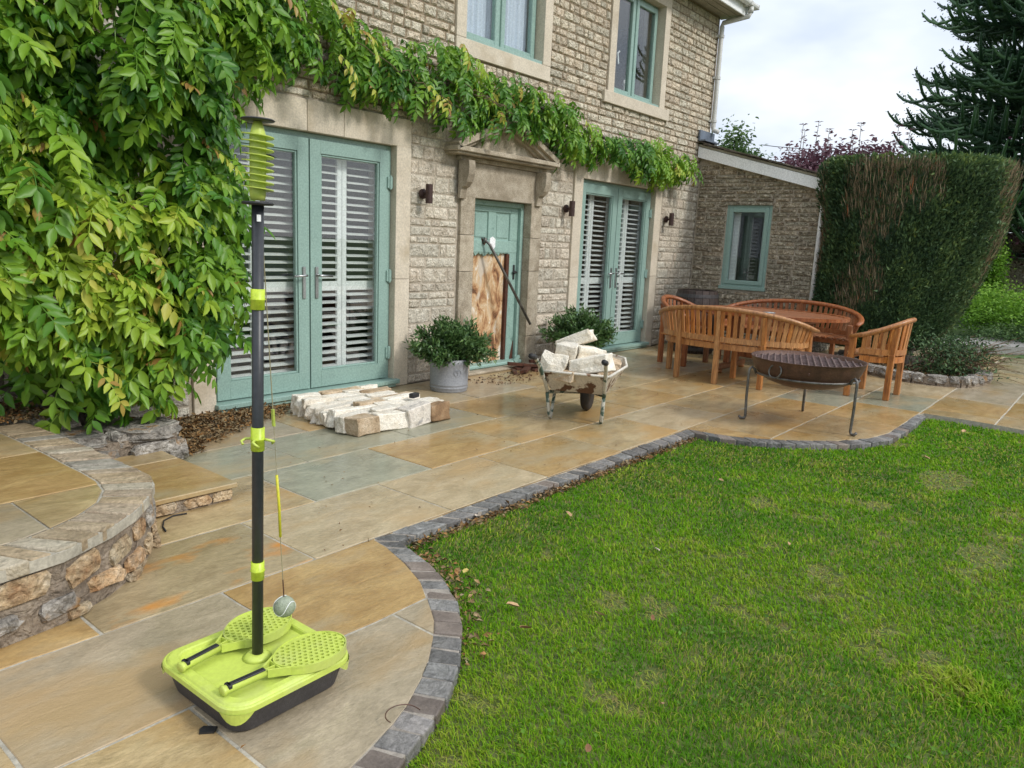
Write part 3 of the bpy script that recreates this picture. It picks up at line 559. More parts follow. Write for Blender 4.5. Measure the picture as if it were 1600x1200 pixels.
# front doorway: jambs, architrave, brackets and pediment in old ashlar
for (a, b) in ((5.49, 5.694), (6.606, 6.79)):
    for c, d in ((0, .34), (.34, 1.06), (1.06, 1.42), (1.42, 1.79)): M().b2(a, b, FY-.03, FY+.30, c+.002, d-.002).build('jamb_stone', 'ashlar_old', house, bevel=.004)
M().b2(5.49, 6.79, FY-.03, FY+.30, 1.786, 2.12).build('architrave', 'ashlar_old', house, bevel=.004)
M().b2(5.44, 6.82, FY-.055, FY+.2, 2.122, 2.165).build('frieze_moulding', 'ashlar_old', house, bevel=.006)
for (x, s_) in ((5.48, 1), (6.70, -1)):      # scrolled brackets
    pr = [(0, 2.12), (.135, 2.12), (.145, 2.06), (.14, 1.99), (.115, 1.92), (.075, 1.875), (.045, 1.865), (.035, 1.82), (.03, 1.765), (0, 1.765)]
    m = M(); xa, xb = x-.045, x+.045
    m.add([(xa, FY-.03-a, z) for a, z in pr]+[(xb, FY-.03-a, z) for a, z in pr], [tuple(range(10)), tuple(range(19, 9, -1))]+[(i, i+10, (i+1) % 10+10, (i+1) % 10) for i in range(10)])
    m.build('bracket', 'ashlar_old', house, bevel=.004)
PX0, PX1, PA, PZ = 5.26, 6.87, 6.09, 2.21
m = M(); m.b2(PX0+.03, PX1-.03, FY-.16, FY+.1, 2.167, PZ-.02); m.b2(PX0, PX1, FY-.19, FY+.1, PZ-.02, PZ+.025); m.build('cornice', 'ashlar_old', house, bevel=.006)
m = M(); m.add([(PX0+.14, FY-.06, PZ+.026), (PX1-.14, FY-.06, PZ+.026), (PA, FY-.06, 2.53), (PX0+.14, FY+.1, PZ+.026), (PX1-.14, FY+.1, PZ+.026), (PA, FY+.1, 2.53)], [(0, 1, 2), (5, 4, 3), (0, 2, 5, 3), (1, 4, 5, 2)]); m.build('tympanum', 'ashlar_old', house)
for (xa, sg) in ((PX0, 1), (PX1, -1)):
    for (o1, th, y) in ((0, .055, .19), (.055, .035, .15), (.088, .025, .10)):
        a = Vector((xa+sg*.01, 0, PZ+.055)); b = Vector((PA, 0, 2.60)); d = (b-a).normalized(); nrm = Vector((-d.z*sg, 0, d.x*sg)); nrm = nrm if nrm.z > 0 else -nrm
        m = M(); p = [a-nrm*o1, b-Vector((0, 0, o1/abs(nrm.z))), b-Vector((0, 0, (o1+th)/abs(nrm.z))), a-nrm*(o1+th)+d*(.0)]
        m.add([(q.x, FY-y, q.z) for q in p]+[(q.x, FY+.1, q.z) for q in p], [(0, 1, 2, 3) if sg < 0 else (3, 2, 1, 0), (4, 5, 6, 7) if sg > 0 else (7, 6, 5, 4), (0, 4, 5, 1), (1, 5, 6, 2), (2, 6, 7, 3), (3, 7, 4, 0)])
        m.build('raking_cornice', 'ashlar_old', house, bevel=.003)
M().b2(5.60, 6.72, FY-.10, FY+.3, .0, .032).build('doorstep', 'ashlar_old', house, bevel=.01)

def ring(x0, x1, z0, z1, w, y0, y1, wb=None):
    wb = wb or w; m = M(); m.b2(x0, x0+w, y0, y1, z0, z1); m.b2(x1-w, x1, y0, y1, z0, z1); m.b2(x0+w, x1-w, y0, y1, z1-w, z1); m.b2(x0+w, x1-w, y0, y1, z0, z0+wb); return m
LOUV = M().box((0, 0, 0), (1, .062, .009)).mesh('louvre', 'louvre')
def french(x0, x1, z1, npan):
    y = FY+.05; d = ring(x0+.006, x1-.006, .05, z1-.006, .055, y, y+.07).build('french_door', 'sage', house, bevel=.005, label=None)
    M().b2(x0-.01, x1+.03, FY-.075, y+.06, .035, .075).b2(x0, x1, FY-.055, y+.05, .005, .034).build('threshold', 'sage', d, bevel=.005)
    xm = (x0+x1)/2
    for s_, (a, b) in ((-1, (x0+.045, xm-.006)), (1, (xm+.006, x1-.045))):
        lf = ring(a, b, .085, z1-.05, .105, y-.018, y+.045, .14); lf.b2(a+.105, b-.105, y-.005, y+.03, .225, .228); lf.build('door_leaf', 'sage', d, bevel=.006)
        ring(a+.105, b-.105, .225, z1-.155, .018, y-.008, y+.03).build('glazing_bead', 'sage', d, bevel=.004)
        M().b2(a+.1, b-.1, y+.012, y+.02, .22, z1-.15).build('pane', 'glass', d)
        hx = xm+s_*.062
        M().b2(hx-.016, hx+.016, y-.03, y-.019, .84, 1.10).build('handle_plate', 'steel', d, bevel=.004)
        M().tube([(hx, y-.03, 1.03), (hx, y-.068, 1.03), (hx+s_*.02, y-.072, 1.03), (hx+s_*.125, y-.072, 1.025)], .009, 8).build('handle', 'steel', d, smooth=True)
        hxx = a-.005 if s_ < 0 else b+.005
        for hz in (.32, 1.02, z1-.32):
            M().b2(hxx-.028, hxx+.028, y-.034, y-.0, hz-.05, hz+.05).tube([(hxx, y-.036, hz-.06), (hxx, y-.036, hz+.06)], .011, 8).build('hinge', 'sage', d, bevel=.003)
    # plantation shutters behind the glass
    yy = y+.115; W = (x1-x0-.10)/npan; g = x0+.05; md = .93
    for i in range(npan):
        a, b = g+i*W+.002, g+(i+1)*W-.002; m = ring(a, b, .09, z1-.07, .048, yy-.014, yy+.014, .10); m.b2(a+.048, b-.048, yy-.014, yy+.014, md-.04, md+.04); m.build('shutter_frame', 'white', d, bevel=.003)
        for (zl, zh) in ((.20, md-.045), (md+.045, z1-.13)):
            n = int(round((zh-zl)/.061)); p = (zh-zl)/n
            for k in range(n): place('louvre', LOUV, d, ((a+b)/2, yy, zl+(k+.5)*p), (R(13), 0, 0), (W-.10, 1, 1))
    return d
french(2.89, 4.66, 2.16, 4); french(7.58, 9.34, 2.15, 4)

# old front door, its lower panels torn away to a rotten board
y = FY+.09
fd = ring(5.697, 6.603, .03, 1.782, .05, y-.02, y+.10, .02).build('front_door', 'sage_old', house, bevel=.004)
m = M(); a, b = 5.745, 6.555; yf = y+.02
m.b2(a, b, yf, yf+.04, 1.67, 1.735); m.b2(a, b, yf, yf+.04, 1.25, 1.38)       # rails
m.b2(a, 5.845, yf, yf+.04, 1.38, 1.67); m.b2(6.43, b, yf, yf+.04, .06, 1.25); m.b2(6.42, b, yf, yf+.04, 1.38, 1.67); m.b2(6.062, 6.187, yf, yf+.04, 1.38, 1.67); m.b2(a, a+.035, yf, yf+.04, .06, 1.25)
m.build('door_leaf', 'sage_old', fd, bevel=.005)
r2 = random.Random(5); edge = [(a+(6.43-a)*i/26, 1.25-abs(r2.gauss(0, .016))-(.03 if i in (10, 11, 17) else 0)) for i in range(27)]
m = M(); o = len(m.v); m.add([(x, yf, 1.252) for x, z in edge]+[(x, yf+.004, z) for x, z in edge]+[(x, yf+.03, z) for x, z in edge], [(i, 27+i, 28+i, i+1) for i in range(26)]+[(27+i, 54+i, 55+i, 28+i) for i in range(26)]); m.build('torn_edge', 'sage_old', fd)
for (a2, b2) in ((5.845, 6.062), (6.187, 6.42)):
    M().b2(a2, b2, yf+.016, yf+.034, 1.38, 1.67).build('door_panel', 'sage_old', fd)
    M().b2(a2+.02, b2-.02, yf+.008, yf+.02, 1.405, 1.648).build('door_panel', 'sage_old', fd, bevel=.008)
M().b2(a+.005, 6.43, yf+.036, yf+.05, .05, 1.27).build('rotten_board', 'rotten', fd, label='rotten orange brown board showing where the door panels are torn out')
m = M(); m.b2(6.385, 6.434, yf+.003, yf+.035, .06, 1.24).jit(.012, 30); m.build('rotten_edge', 'rot_dark', fd)
m = M(); m.add([(6.555, yf-.004, .07), (6.49, yf-.004, .07), (6.545, yf-.004, .29), (6.558, yf-.004, .26)], [(0, 1, 2, 3)]); m.build('rotten_corner', 'rot_dark', fd)
M().b2(5.70, 6.60, FY+.0, y+.10, .034, .075).build('threshold', 'sage_old', fd, bevel=.012)
M().box((6.50, FY-.0, .09), (.10, .02, .035), Matrix.Rotation(R(-35), 3, 'Y')).build('loose_moulding', 'sage_old', fd)
m = M(); m.b2(6.494, 6.522, yf-.01, yf, .965, 1.125); m.tube([(6.474, yf-.02, 1.045), (6.544, yf-.02, 1.045)], .011, 8); m.tube([(6.508, yf-.03, 1.045), (6.508, yf, 1.045)], .018, 8); m.build('door_latch', 'iron_black', fd, bevel=.003)
m = M(); sh = [(-.045, .055), (0, .075), (.045, .05), (.045, -.03), (0, -.075), (-.045, -.04)]
m.add([(6.133+x, yf-.006, 1.343+z) for x, z in sh]+[(6.133+x, yf, 1.343+z) for x, z in sh], [tuple(range(6))[::-1]]+[(i, (i+1) % 6, (i+1) % 6+6, i+6) for i in range(6)]); m.build('bare_metal_plate', 'white', fd)
m = M(); mm = [(6.0+.034*math.cos(t)*(1+.3*math.sin(3*t)), 1.366+.035*math.sin(t)*(1+.25*math.cos(5*t))) for t in [i*.45 for i in range(14)]]
m.add([(x, yf-.003, z) for x, z in mm], [tuple(range(14))[::-1]]); m.build('lock_hole', 'rot_dark', fd)

def casement(x0, x1, z0, z1, curtain):
    y = FY+.10; w = ring(x0+.006, x1-.006, z0+.002, z1-.006, .045, y, y+.07, .05).build('window', 'sage', house, bevel=.004); xm = (x0+x1)/2
    M().b2(x0-.005, x1+.005, FY-.005, y+.02, z0-.002, z0+.035).build('window_board', 'sage', w, bevel=.004)
    M().b2(xm-.025, xm+.025, y, y+.07, z0+.05, z1-.045).build('mullion', 'sage', w, bevel=.003)
    for a, b in ((x0+.047, xm-.027), (xm+.027, x1-.047)):
        ring(a-.012, b+.012, z0+.04, z1-.035, .062, y-.018, y+.04).build('casement', 'sage', w, bevel=.006)
        M().b2(a+.04, b-.04, y+.008, y+.016, z0+.09, z1-.08).build('pane', 'glass', w)
    if curtain:
        n = 90; m = M(); V = [(x0+(x1-x0)*i/n, y+.10+.018*math.sin(i*1.3)+.01*math.sin(i*.37), zz) for zz in (z0, z1) for i in range(n+1)]
        m.add(V, [(i, i+1, n+2+i, n+1+i) for i in range(n)]); m.build('net_curtain', 'curtain', w, smooth=True)
    else:
        M().tube([(xm-.16, y+.10, 3.62), (xm-.16, y+.12, 3.75), (xm-.12, y+.12, 3.78)], .012, 6).build('window_handle', 'white', w)
        M().lathe([(.03, 0), (.045, .05), (.012, .12), (.012, .22), (.03, .24), (.01, .3)], (xm+.25, y+.25, z0+.03), 12).build('ornament', 'white', w, smooth=True)
    return w
casement(5.50, 6.70, 3.23, 4.42, True); casement(8.11, 9.25, 3.19, 4.44, False)

# eaves, gutter, roof, downpipe
m = M(); m.b2(-3, 11.0, FY-.34, FY+.05, 4.70, 4.72); m.build('soffit', 'board', house)
for yy in (FY-.31, FY-.20, FY-.09): M().b2(-3, 10.98, yy-.05, yy+.05, 4.685, 4.699).build('soffit_board', 'board', house, bevel=.004)
M().b2(-3, 11.0, FY-.365, FY-.342, 4.67, 4.86).build('fascia', 'white', house, bevel=.004)
g = [(.055*math.cos(t), .055*math.sin(t)) for t in [math.pi+math.pi*i/8 for i in range(9)]]; g2 = [(p*.88, q*.88) for p, q in g][::-1]; pr = g+g2
m = M(); yc, zc = FY-.425, 4.84; m.add([(x, yc+p, zc+q) for x in (-3, 11.08) for p, q in pr], [(i, (i+1) % 18, (i+1) % 18+18, i+18) for i in range(18)]+[tuple(range(18)), tuple(range(35, 17, -1))]); m.build('gutter', 'white', house)
M().b2(11.06, 11.09, yc-.06, yc+.06, zc-.06, zc+.008).b2(10.80, 10.86, yc-.062, yc+.062, zc-.062, zc+.005).build('gutter_cap', 'pvc_old', house, bevel=.008)
m = M(); m.add([(-3, FY-.40, 4.865), (11.02, FY-.40, 4.865), (11.02, 9.2, 7.7), (-3, 9.2, 7.7), (-3, FY-.40, 4.90), (11.02, FY-.40, 4.90), (11.02, 9.2, 7.74), (-3, 9.2, 7.74)], [(0, 1, 2, 3)[::-1], (4, 5, 6, 7), (0, 1, 5, 4), (1, 2, 6, 5), (3, 0, 4, 7)]); m.build('roof', 'slate', house)
m = M(); m.add([(10.88, FY-.3, 4.70), (10.88, 9.2, 7.6), (10.88, 12, 4.7)], [(0, 1, 2)]); m.build('gable', 'stone_up', house)
dp = M(); px_, py_ = 10.82, FY-.06
dp.tube([(10.92, yc, zc-.055), (10.92, yc, zc-.13)], .04, 12); dp.tube([(10.92, yc, zc-.12), (10.92, yc+.02, zc-.17), (px_, py_-.01, 4.60), (px_, py_, 4.55), (px_, py_, 3.16), (px_, py_-.01, 3.12), (px_-.01, py_-.09, 3.09)], .034, 12)
d = dp.build('downpipe', 'pvc_old', house, smooth=True)
for z in (4.42, 3.25, 3.85): M().tube([(px_, py_, z-.02), (px_, py_, z+.02)], .043, 12).b2(px_-.06, px_+.06, py_+.03, py_+.055, z-.015, z+.015).build('pipe_bracket', 'pvc_old', d)

# ---- three wall lamps
def wall_lamp(label, x, z):
    t = thing('wall_lamp', label, 'wall light', (x, FY-.02, z), 0, 'outdoor wall lights beside the doors')
    M().lathe([(.045, 0), (.045, .02), (.02, .03)], n=16).xform(Matrix.Rotation(R(90), 4, 'X')).build('back_plate', 'lamp_brown', t, smooth=False)
    M().tube([(0, -.02, 0), (0, -.07, 0)], .014, 8).build('arm', 'lamp_brown', t)
    o = M().lathe([(.033, -.085), (.033, -.003), (.030, -.002), (.030, .002), (.033, .003), (.033, .085)], (0, -.09, 0), 20).build('lamp_tube', 'lamp_brown', t)
    return t
wall_lamp('brown tube wall lamp between the left glazed doors and the front door', 4.975, 1.77)
wall_lamp('brown tube wall lamp between the front door and the right glazed doors', 7.25, 1.775)
wall_lamp('brown tube wall lamp near the house corner right of the far glazed doors', 9.66, 1.775)

# ---- lean-to
LX = 10.59
lean = thing('lean_to', 'low rubble stone lean-to with white bargeboard and one green window', 'outbuilding', (11, 4.4, 0), world_parts=True)
WY0, WY1, WZ0, WZ1 = 4.035, 4.70, .87, 2.03
def zr(y): return 2.71+(y-5.2)*(.47/1.76)
ys = [3.36, WY0, WY1, 5.19]; m = M()
def cell(y0, y1, za0, za1, zb0, zb1):    # wall piece with sloping top
    V = [(LX+.006, y0, za0), (LX+.006, y1, zb0), (LX+.30, y1, zb0), (LX+.30, y0, za0), (LX+.006, y0, za1), (LX+.006, y1, zb1), (LX+.30, y1, zb1), (LX+.30, y0, za1)]
    m.add(V, [(3, 2, 1, 0), (4, 5, 6, 7), (0, 1, 5, 4), (1, 2, 6, 5), (2, 3, 7, 6), (3, 0, 4, 7)])
cell(3.36, WY0, 0, zr(3.36), 0, zr(WY0)); cell(WY1, 5.19, 0, zr(WY1), 0, zr(5.19)); cell(WY0, WY1, 0, WZ0, 0, WZ0); cell(WY0, WY1, WZ1, zr(WY0), WZ1, zr(WY1))
m.b2(LX+.30, LX+3.5, 3.36, 3.66, 0, zr(3.36)-.02)
lw = m.build('wall', 'mortar', lean)
M().b2(LX+.9, LX+.95, 3.7, 5.1, 0, 2.2).build('interior', 'dark', lean)
st = courses(3.37, 5.17, 0, 2.72, lambda r, z: r.choice((.045, .055, .065, .08)), lambda r, z: r.uniform(.10, .34), [(WY0-.005, WY1+.005, WZ0-.06, WZ1+.005)], 8)
st = [s for s in st if s[1]+s[3]/2 < zr(s[0]-s[2]/2)+.02]
st.sort(key=lambda s: -s[2]*s[3]*(1 if s[1] > .45 else .1)); rm = M()
for i, (y, z, w, h) in enumerate(st):
    d = rng.uniform(.012, .034)
    if i < 300: place('stone', rng.choice(UM['stone_lean']), lw, (LX+.004, y, z), (0, 0, R(-90)+rng.uniform(-.03, .03)), (w, d, h))
    else:
        u = rng.choice(UN); rm.add([(LX+.004+p[1]*d, y-p[0]*w, z+p[2]*h) for p in u.v], u.f, rng.random())
for (x_, z_, w_, h_) in courses(LX+.01, LX+3.4, 0, zr(3.36)-.03, lambda r, z: r.choice((.05, .065, .08)), lambda r, z: r.uniform(.10, .34), [], 9):
    u = rng.choice(UN); rm.add([(x_+p[0]*w_, 3.358+p[1]*.02, z_+p[2]*h_) for p in u.v], u.f, rng.random())
rm.build('stonework', 'stone_lean', lw)['kind'] = 'stuff'
m = M(); m.b2(LX-.03, LX+.3, WY0-.02, WY1+.02, WZ1+.004, WZ1+.035); m.build('lintel', 'stone_lean', lean)
def ringx(y0, y1, z0, z1, w, x0, x1): m = M(); m.b2(x0, x1, y0, y0+w, z0, z1); m.b2(x0, x1, y1-w, y1, z0, z1); m.b2(x0, x1, y0+w, y1-w, z1-w, z1); m.b2(x0, x1, y0+w, y1-w, z0, z0+w); return m
lwn = ringx(WY0, WY1, WZ0, WZ1, .05, LX+.01, LX+.09).build('window', 'sage', lean, bevel=.004)
M().b2(LX-.03, LX+.05, WY0-.015, WY1+.015, WZ0-.035, WZ0+.012).build('sill', 'sage', lwn, bevel=.004)
ringx(WY0+.04, WY1-.04, WZ0+.04, WZ1-.04, .06, LX-.008, LX+.05).build('casement', 'sage', lwn, bevel=.006)
M().b2(LX+.02, LX+.028, WY0+.09, WY1-.09, WZ0+.09, WZ1-.09).build('pane', 'glass', lwn)
M().b2(LX+.12, LX+.15, WY1-.16, WY1-.07, WZ0, WZ1).build('blind_edge', 'white', lwn); M().b2(LX+.5, LX+.55, 4.25, 4.34, .8, 2.1).build('post', 'curtain', lwn)
# bargeboard along the verge
def verge(name, mt, x0, x1, y0, y1, lo, hi, bev=.003):
    m = M(); V = [(x, y, zr(y)+o) for x in (x0, x1) for y, o in ((y0, lo), (y1, lo), (y1, hi), (y0, hi))]
    m.add(V, [(0, 1, 2, 3), (7, 6, 5, 4), (0, 4, 5, 1), (1, 5, 6, 2), (2, 6, 7, 3), (3, 7, 4, 0)]); return m.build(name, mt, lean, bevel=bev)
verge('bargeboard', 'white', LX-.10, LX-.075, 3.42, 5.185, -.005, .145)
verge('verge_soffit', 'white', LX-.074, LX+.005, 3.42, 5.185, -.004, .012)
M().b2(LX-.11, LX-.06, 3.31, 3.425, zr(3.36)-.03, zr(3.36)+.165).build('box_end', 'white', lean, bevel=.004)
verge('roof_deck', 'board', LX-.09, LX+3.6, 3.25, 5.185, .150, .185)
k = 0
for i in range(12):
    ya = 3.22+i*.163
    for j in range(10):
        xa = LX-.13+j*.38+(.0 if i % 2 else -.0); wj = .365
        V = [(xa+(.0 if j else rng.uniform(-.02, .01)), ya, zr(ya)+.20), (xa+wj, ya, zr(ya)+.20), (xa+wj, ya+.25, zr(ya+.25)+.19), (xa, ya+.25, zr(ya+.25)+.19)]
        t_ = rng.uniform(.012, .022); m = M(); m.add([(a, min(b, 5.18), c) for a, b, c in V]+[(a, min(b, 5.18), c+t_) for a, b, c in V], [(3, 2, 1, 0), (4, 5, 6, 7), (0, 1, 5, 4), (1, 2, 6, 5), (2, 3, 7, 6), (3, 0, 4, 7)], rng.random()*.9+.05); m.jit(.006, 12)
        m.build('roof_tile', 'slate', lean)
M().b2(LX-.15, LX+.32, FY-.05, FY-.024, 2.94, 3.08).b2(LX-.15, LX+.32, FY-.14, FY-.03, 2.925, 2.945).jit(.006, 20).build('lead_flashing', 'lead', lean)
d = M().tube([(LX+.0, 3.30, 2.22), (LX-.02, 3.31, 2.10), (LX-.045, 3.345, 2.02), (LX-.05, 3.35, .0)], .034, 12).build('downpipe', 'white', lean, smooth=True)

# ================================================================== THINGS ON THE PATIO
# ---- garden furniture of oiled teak
def bench(name, label, cat, a, dp, n_back, loc, rz, group, mt='teak', endleg=True):
    t = thing(name, label, cat, loc, rz, group)
    def cur(th, k=1.): return (-dp*(math.sin(th)**.62)*k, -a*math.cos(th)*k)
    def zt(th): return .60+.19*math.sin(th)**.9
    N = 26; pts = []
    for i in range(N+1):
        th = .02+(math.pi-.04)*i/N; x, y = cur(th, 1.03); pts.append((x+.03*(i in (0, N)), y, zt(th)))
    M().tube(pts, [.024]+[.032]*(N-1)+[.024], 10, sy=.78).build('top_rail', mt, t, smooth=True)
    pts = [(*cur(.10+(math.pi-.2)*i/20, .965), .47) for i in range(21)]
    m = M()
    for p, q in zip(pts, pts[1:]): m.bar(p, q, .022, .055)
    m.build('lower_rail', mt, t)
    ns = n_back
    for i in range(ns):
        th = .16+(math.pi-.32)*i/(ns-1); x0, y0 = cur(th, .965); x1, y1 = cur(th, 1.02)
        d = Vector((cur(th+.02)[0]-cur(th-.02)[0], cur(th+.02)[1]-cur(th-.02)[1], 0)).normalized()
        z0, z1 = .485, zt(th)-.015; ax = Vector((x1-x0, y1-y0, z1-z0)); L = ax.length; az = ax/L; ay = az.cross(d).normalized(); mm = Matrix((d, ay, az)).transposed()
        M().box(((x0+x1)/2, (y0+y1)/2, (z0+z1)/2), (.042, .014, L), mm).build('slat', mt, t, bevel=.003)
    fr = .04
    # seat frame, slats running front to back
    M().b2(-.03, .0, -a+.02, a-.02, .375, .425).build('front_rail', mt, t, bevel=.006)
    pts = [(*cur(.12+(math.pi-.24)*i/16, .93), .395) for i in range(17)]; m = M()
    for p, q in zip(pts, pts[1:]): m.bar(p, q, .025, .06)
    m.build('seat_frame', mt, t)
    k = int(2*(a-.06)/.062)
    for i in range(k):
        y = -(a-.07)+i*2*(a-.07)/(k-1); xb = -dp*(max(.0, 1-(y/a)**2)**.31)*.93
        if xb > -.08: continue
        M().b2(xb, .012, y-.024, y+.024, .428, .446).build('seat_slat', mt, t, bevel=.003)
    lg = .055
    fy = [-(a-.05), a-.05]+([0] if a > .6 else [])
    for y in fy: M().b2(-.035-lg/2, -.035+lg/2, y-lg/2, y+lg/2, 0, .374 if abs(y) < .01 else .60).build('leg', mt, t, bevel=.005)
    by = [-.46, 0, .46] if a > .6 else [-.22, .22]
    for y in by:
        xb = -dp*(1-(y/a)**2)**.31*.99; z = .60+.19*math.sqrt(1-(y/a)**2)-.02
        m = M(); m.bar((xb, y, 0), (xb, y, .45), lg, .05, (0, 1, 0)); m.bar((xb, y, .44), (xb-.02, y, z), .05, .04, (0, 1, 0)); m.build('leg', mt, t, bevel=.004)
    return t
G1 = 'curved teak seats round the garden table'
bench('garden_bench', 'long curved slatted teak bench seen from behind, nearest behind the fire bowl', 'bench', .82, .56, 34, (7.95, 3.27, 0), R(2), G1)
bench('garden_bench', 'long curved teak bench on the far side of the oval table against the hedge', 'bench', .84, .58, 34, (9.12, 3.22, 0), R(178), G1, 'teak_red')
bench('garden_chair', 'curved slatted teak armchair at the right in front of the hedge', 'chair', .33, .47, 15, (8.20, 2.10, 0), R(90), G1)
bench('garden_chair', 'dark teak armchair at the left end of the table beside the barrel', 'chair', .33, .47, 15, (8.47, 3.96, 0), R(-92), G1, 'teak_red')

tb = thing('garden_table', 'oval slatted teak garden table on a trestle base between the benches', 'table', (8.48, 3.12, 0), R(0))
TA, TB = .60, .84
n = 11
for i in range(n):
    x0 = -TA+.05+i*(2*TA-.1)/n; x1 = x0+(2*TA-.1)/n-.008; xm = max(abs(x0), abs(x1)); L = (TB-.05)*math.sqrt(max(0, 1-(xm/TA)**2))
    for s_ in (-1, 1):
        M().b2(x0, x1, s_*.006, s_*L, .69, .715).build('table_plank', 'teak_red', tb, bevel=.003)
ro = [((TA)*math.cos(t), (TB)*math.sin(t)) for t in [2*math.pi*i/48 for i in range(48)]]; ri = [(x*.90, y*.93) for x, y in ro]
m = M(); m.add([(*p, z) for z in (.686, .722) for P_ in (ro, ri) for p in P_], [(i, (i+1) % 48, 96+(i+1) % 48, 96+i) for i in range(48)]+[(96+i, 96+(i+1) % 48, 144+(i+1) % 48, 144+i) for i in range(48)]+[(48+i, 144+i, 144+(i+1) % 48, 48+(i+1) % 48) for i in range(48)]+[(i, 48+i, 48+(i+1) % 48, (i+1) % 48) for i in range(48)])
m.build('table_rim', 'teak_red', tb)
for y in (-.42, .42):
    for s_ in (-1, 1): M().bar((s_*.10, y, .62), (s_*.14, y, .10), .06, .06, (0, 1, 0)).build('leg', 'teak_red', tb, bevel=.005)
    M().b2(-.36, .36, y-.035, y+.035, .03, .10).build('foot', 'teak_red', tb, bevel=.015); M().b2(-.42, .42, y-.03, y+.03, .62, .685).build('cross_beam', 'teak_red', tb, bevel=.005)
    for s_ in (-1, 1): M().lathe([(.0, 0), (.035, .005), (.04, .03), (.03, .035)], (s_*.32, y, -.003), 12).build('foot_pad', 'teak', tb, smooth=True)
M().b2(-.025, .025, -.40, .40, .17, .25).build('stretcher', 'teak_red', tb, bevel=.005)
sp = M().box((0, 0, .012), (.16, .05, .022)).box((.09, .01, .012), (.06, .03, .016)); sp = sp.build('secateurs', 'black', None, bevel=.004); sp.location = (8.05, 3.38, .722); sp.rotation_euler.z = .6
tag(sp, 'small black hand tool lying on the wooden table top', 'tool')
dsh = M().lathe([(.0, .0), (.05, .002), (.065, .018), (.06, .018), (.045, .006), (0, .005)], n=20).build('dish', 'steel', None, smooth=True); dsh.location = (8.16, 3.02, .722); tag(dsh, 'small shiny metal dish on the table near the bench back', 'dish')

# ---- barrel
bl = thing('barrel', 'old dark oak barrel standing in the corner by the lean-to wall', 'barrel', (9.55, 4.55, 0))
pf = lambda z: .265+.055*math.sin(math.pi*min(max(z/.84, 0), 1))
for k in range(18):
    a0, a1 = 2*math.pi*k/18+.01, 2*math.pi*(k+1)/18-.01; m = M(); zz = [0, .14, .28, .42, .56, .70, .84]
    V = [(pf(z)*r_*math.cos(a), pf(z)*r_*math.sin(a), z) for z in zz for a, r_ in ((a0, 1), (a1, 1), (a1, .9), (a0, .9))]
    m.add(V, [(4*i+j, 4*i+(j+1) % 4, 4*i+4+(j+1) % 4, 4*i+4+j) for i in range(6) for j in range(4)]+[(3, 2, 1, 0), (24, 25, 26, 27)]); m.build('stave', 'barrel', bl)
for z in (.06, .20, .62, .77): M().lathe([(pf(z)+.001, z-.022), (pf(z)+.006, z-.02), (pf(z+.02)+.006, z+.022), (pf(z)+.0, z+.024)], n=36).build('hoop', 'barrel_hoop', bl)
M().lathe([(0, .81), (.245, .81), (.245, .825), (0, .825)], n=30).build('lid', 'barrel', bl)

# ---- fire bowl
fb = thing('fire_bowl', 'large rusty iron fire bowl with grill on a three-legged stand at the patio edge', 'fire pit', (6.29, 1.97, 0), R(20))
RB = .445
pr = [(.0, .295), (.12, .300), (.22, .318), (.31, .350), (.375, .390), (.412, .440), (.434, .495), (RB, .538), (RB+.004, .54), (RB-.006, .54), (.424, .49), (.40, .44), (.36, .40), (.29, .362), (.18, .330), (.0, .31)]
M().lathe(pr, n=56).build('bowl', 'rust', fb, smooth=True)
m = M()
for k in range(-8, 9):
    x = k*.051; L = math.sqrt((RB-.02)**2-x*x); M().tube([(-L, x, .516), (L, x, .516)], .0065, 6).build('grill_bar', 'grill', fb)
for k in range(-5, 6): x = k*.08; L = math.sqrt((RB-.02)**2-x*x); M().tube([(x, -L, .505), (x, L, .505)], .005, 6).build('cross_bar', 'grill', fb)
def tor(c, r, th, nrm, n=28):
    n_ = Vector(nrm).normalized(); u = n_.orthogonal().normalized(); v = n_.cross(u); return M().tube([Vector(c)+r*(math.cos(2*math.pi*i/n)*u+math.sin(2*math.pi*i/n)*v) for i in range(n+1)], th, 8, cap=False)
for ang in (146, -34):
    ca, sa = math.cos(R(ang)), math.sin(R(ang)); tor((ca*(RB-.005), sa*(RB-.003), .46), .054, .0065, (ca, sa, .25)).build('ring_handle', 'iron', fb, smooth=True)
tor((0, 0, .400), .402, .009, (0, 0, 1), 48).build('stand_ring', 'iron', fb, smooth=True)
for (wx, wy) in ((6.01, 2.34), (6.72, 2.10), (6.12, 1.50)):
    v = Vector((wx-6.29, wy-1.97, 0)); v.rotate(Matrix.Rotation(-R(20), 3, 'Z')); u = v.normalized(); P_ = lambda r_, z: tuple(u*r_+Vector((0, 0, z)))
    M().tube([P_(.41, .395), P_(.425, .43), P_(.445, .445), P_(.465, .43), P_(.468, .39), P_(.468, .2), P_(.462, .03), P_(.47, .012), P_(.50, .012), P_(.515, .03)], .0115, 8).build('leg', 'iron', fb, smooth=True)
for k in range(3):
    a = R(70+k*110); tor((math.cos(a)*.432, math.sin(a)*.432, .47), .006, .004, (math.cos(a), math.sin(a), 0), 8).build('rivet', 'rust', fb)

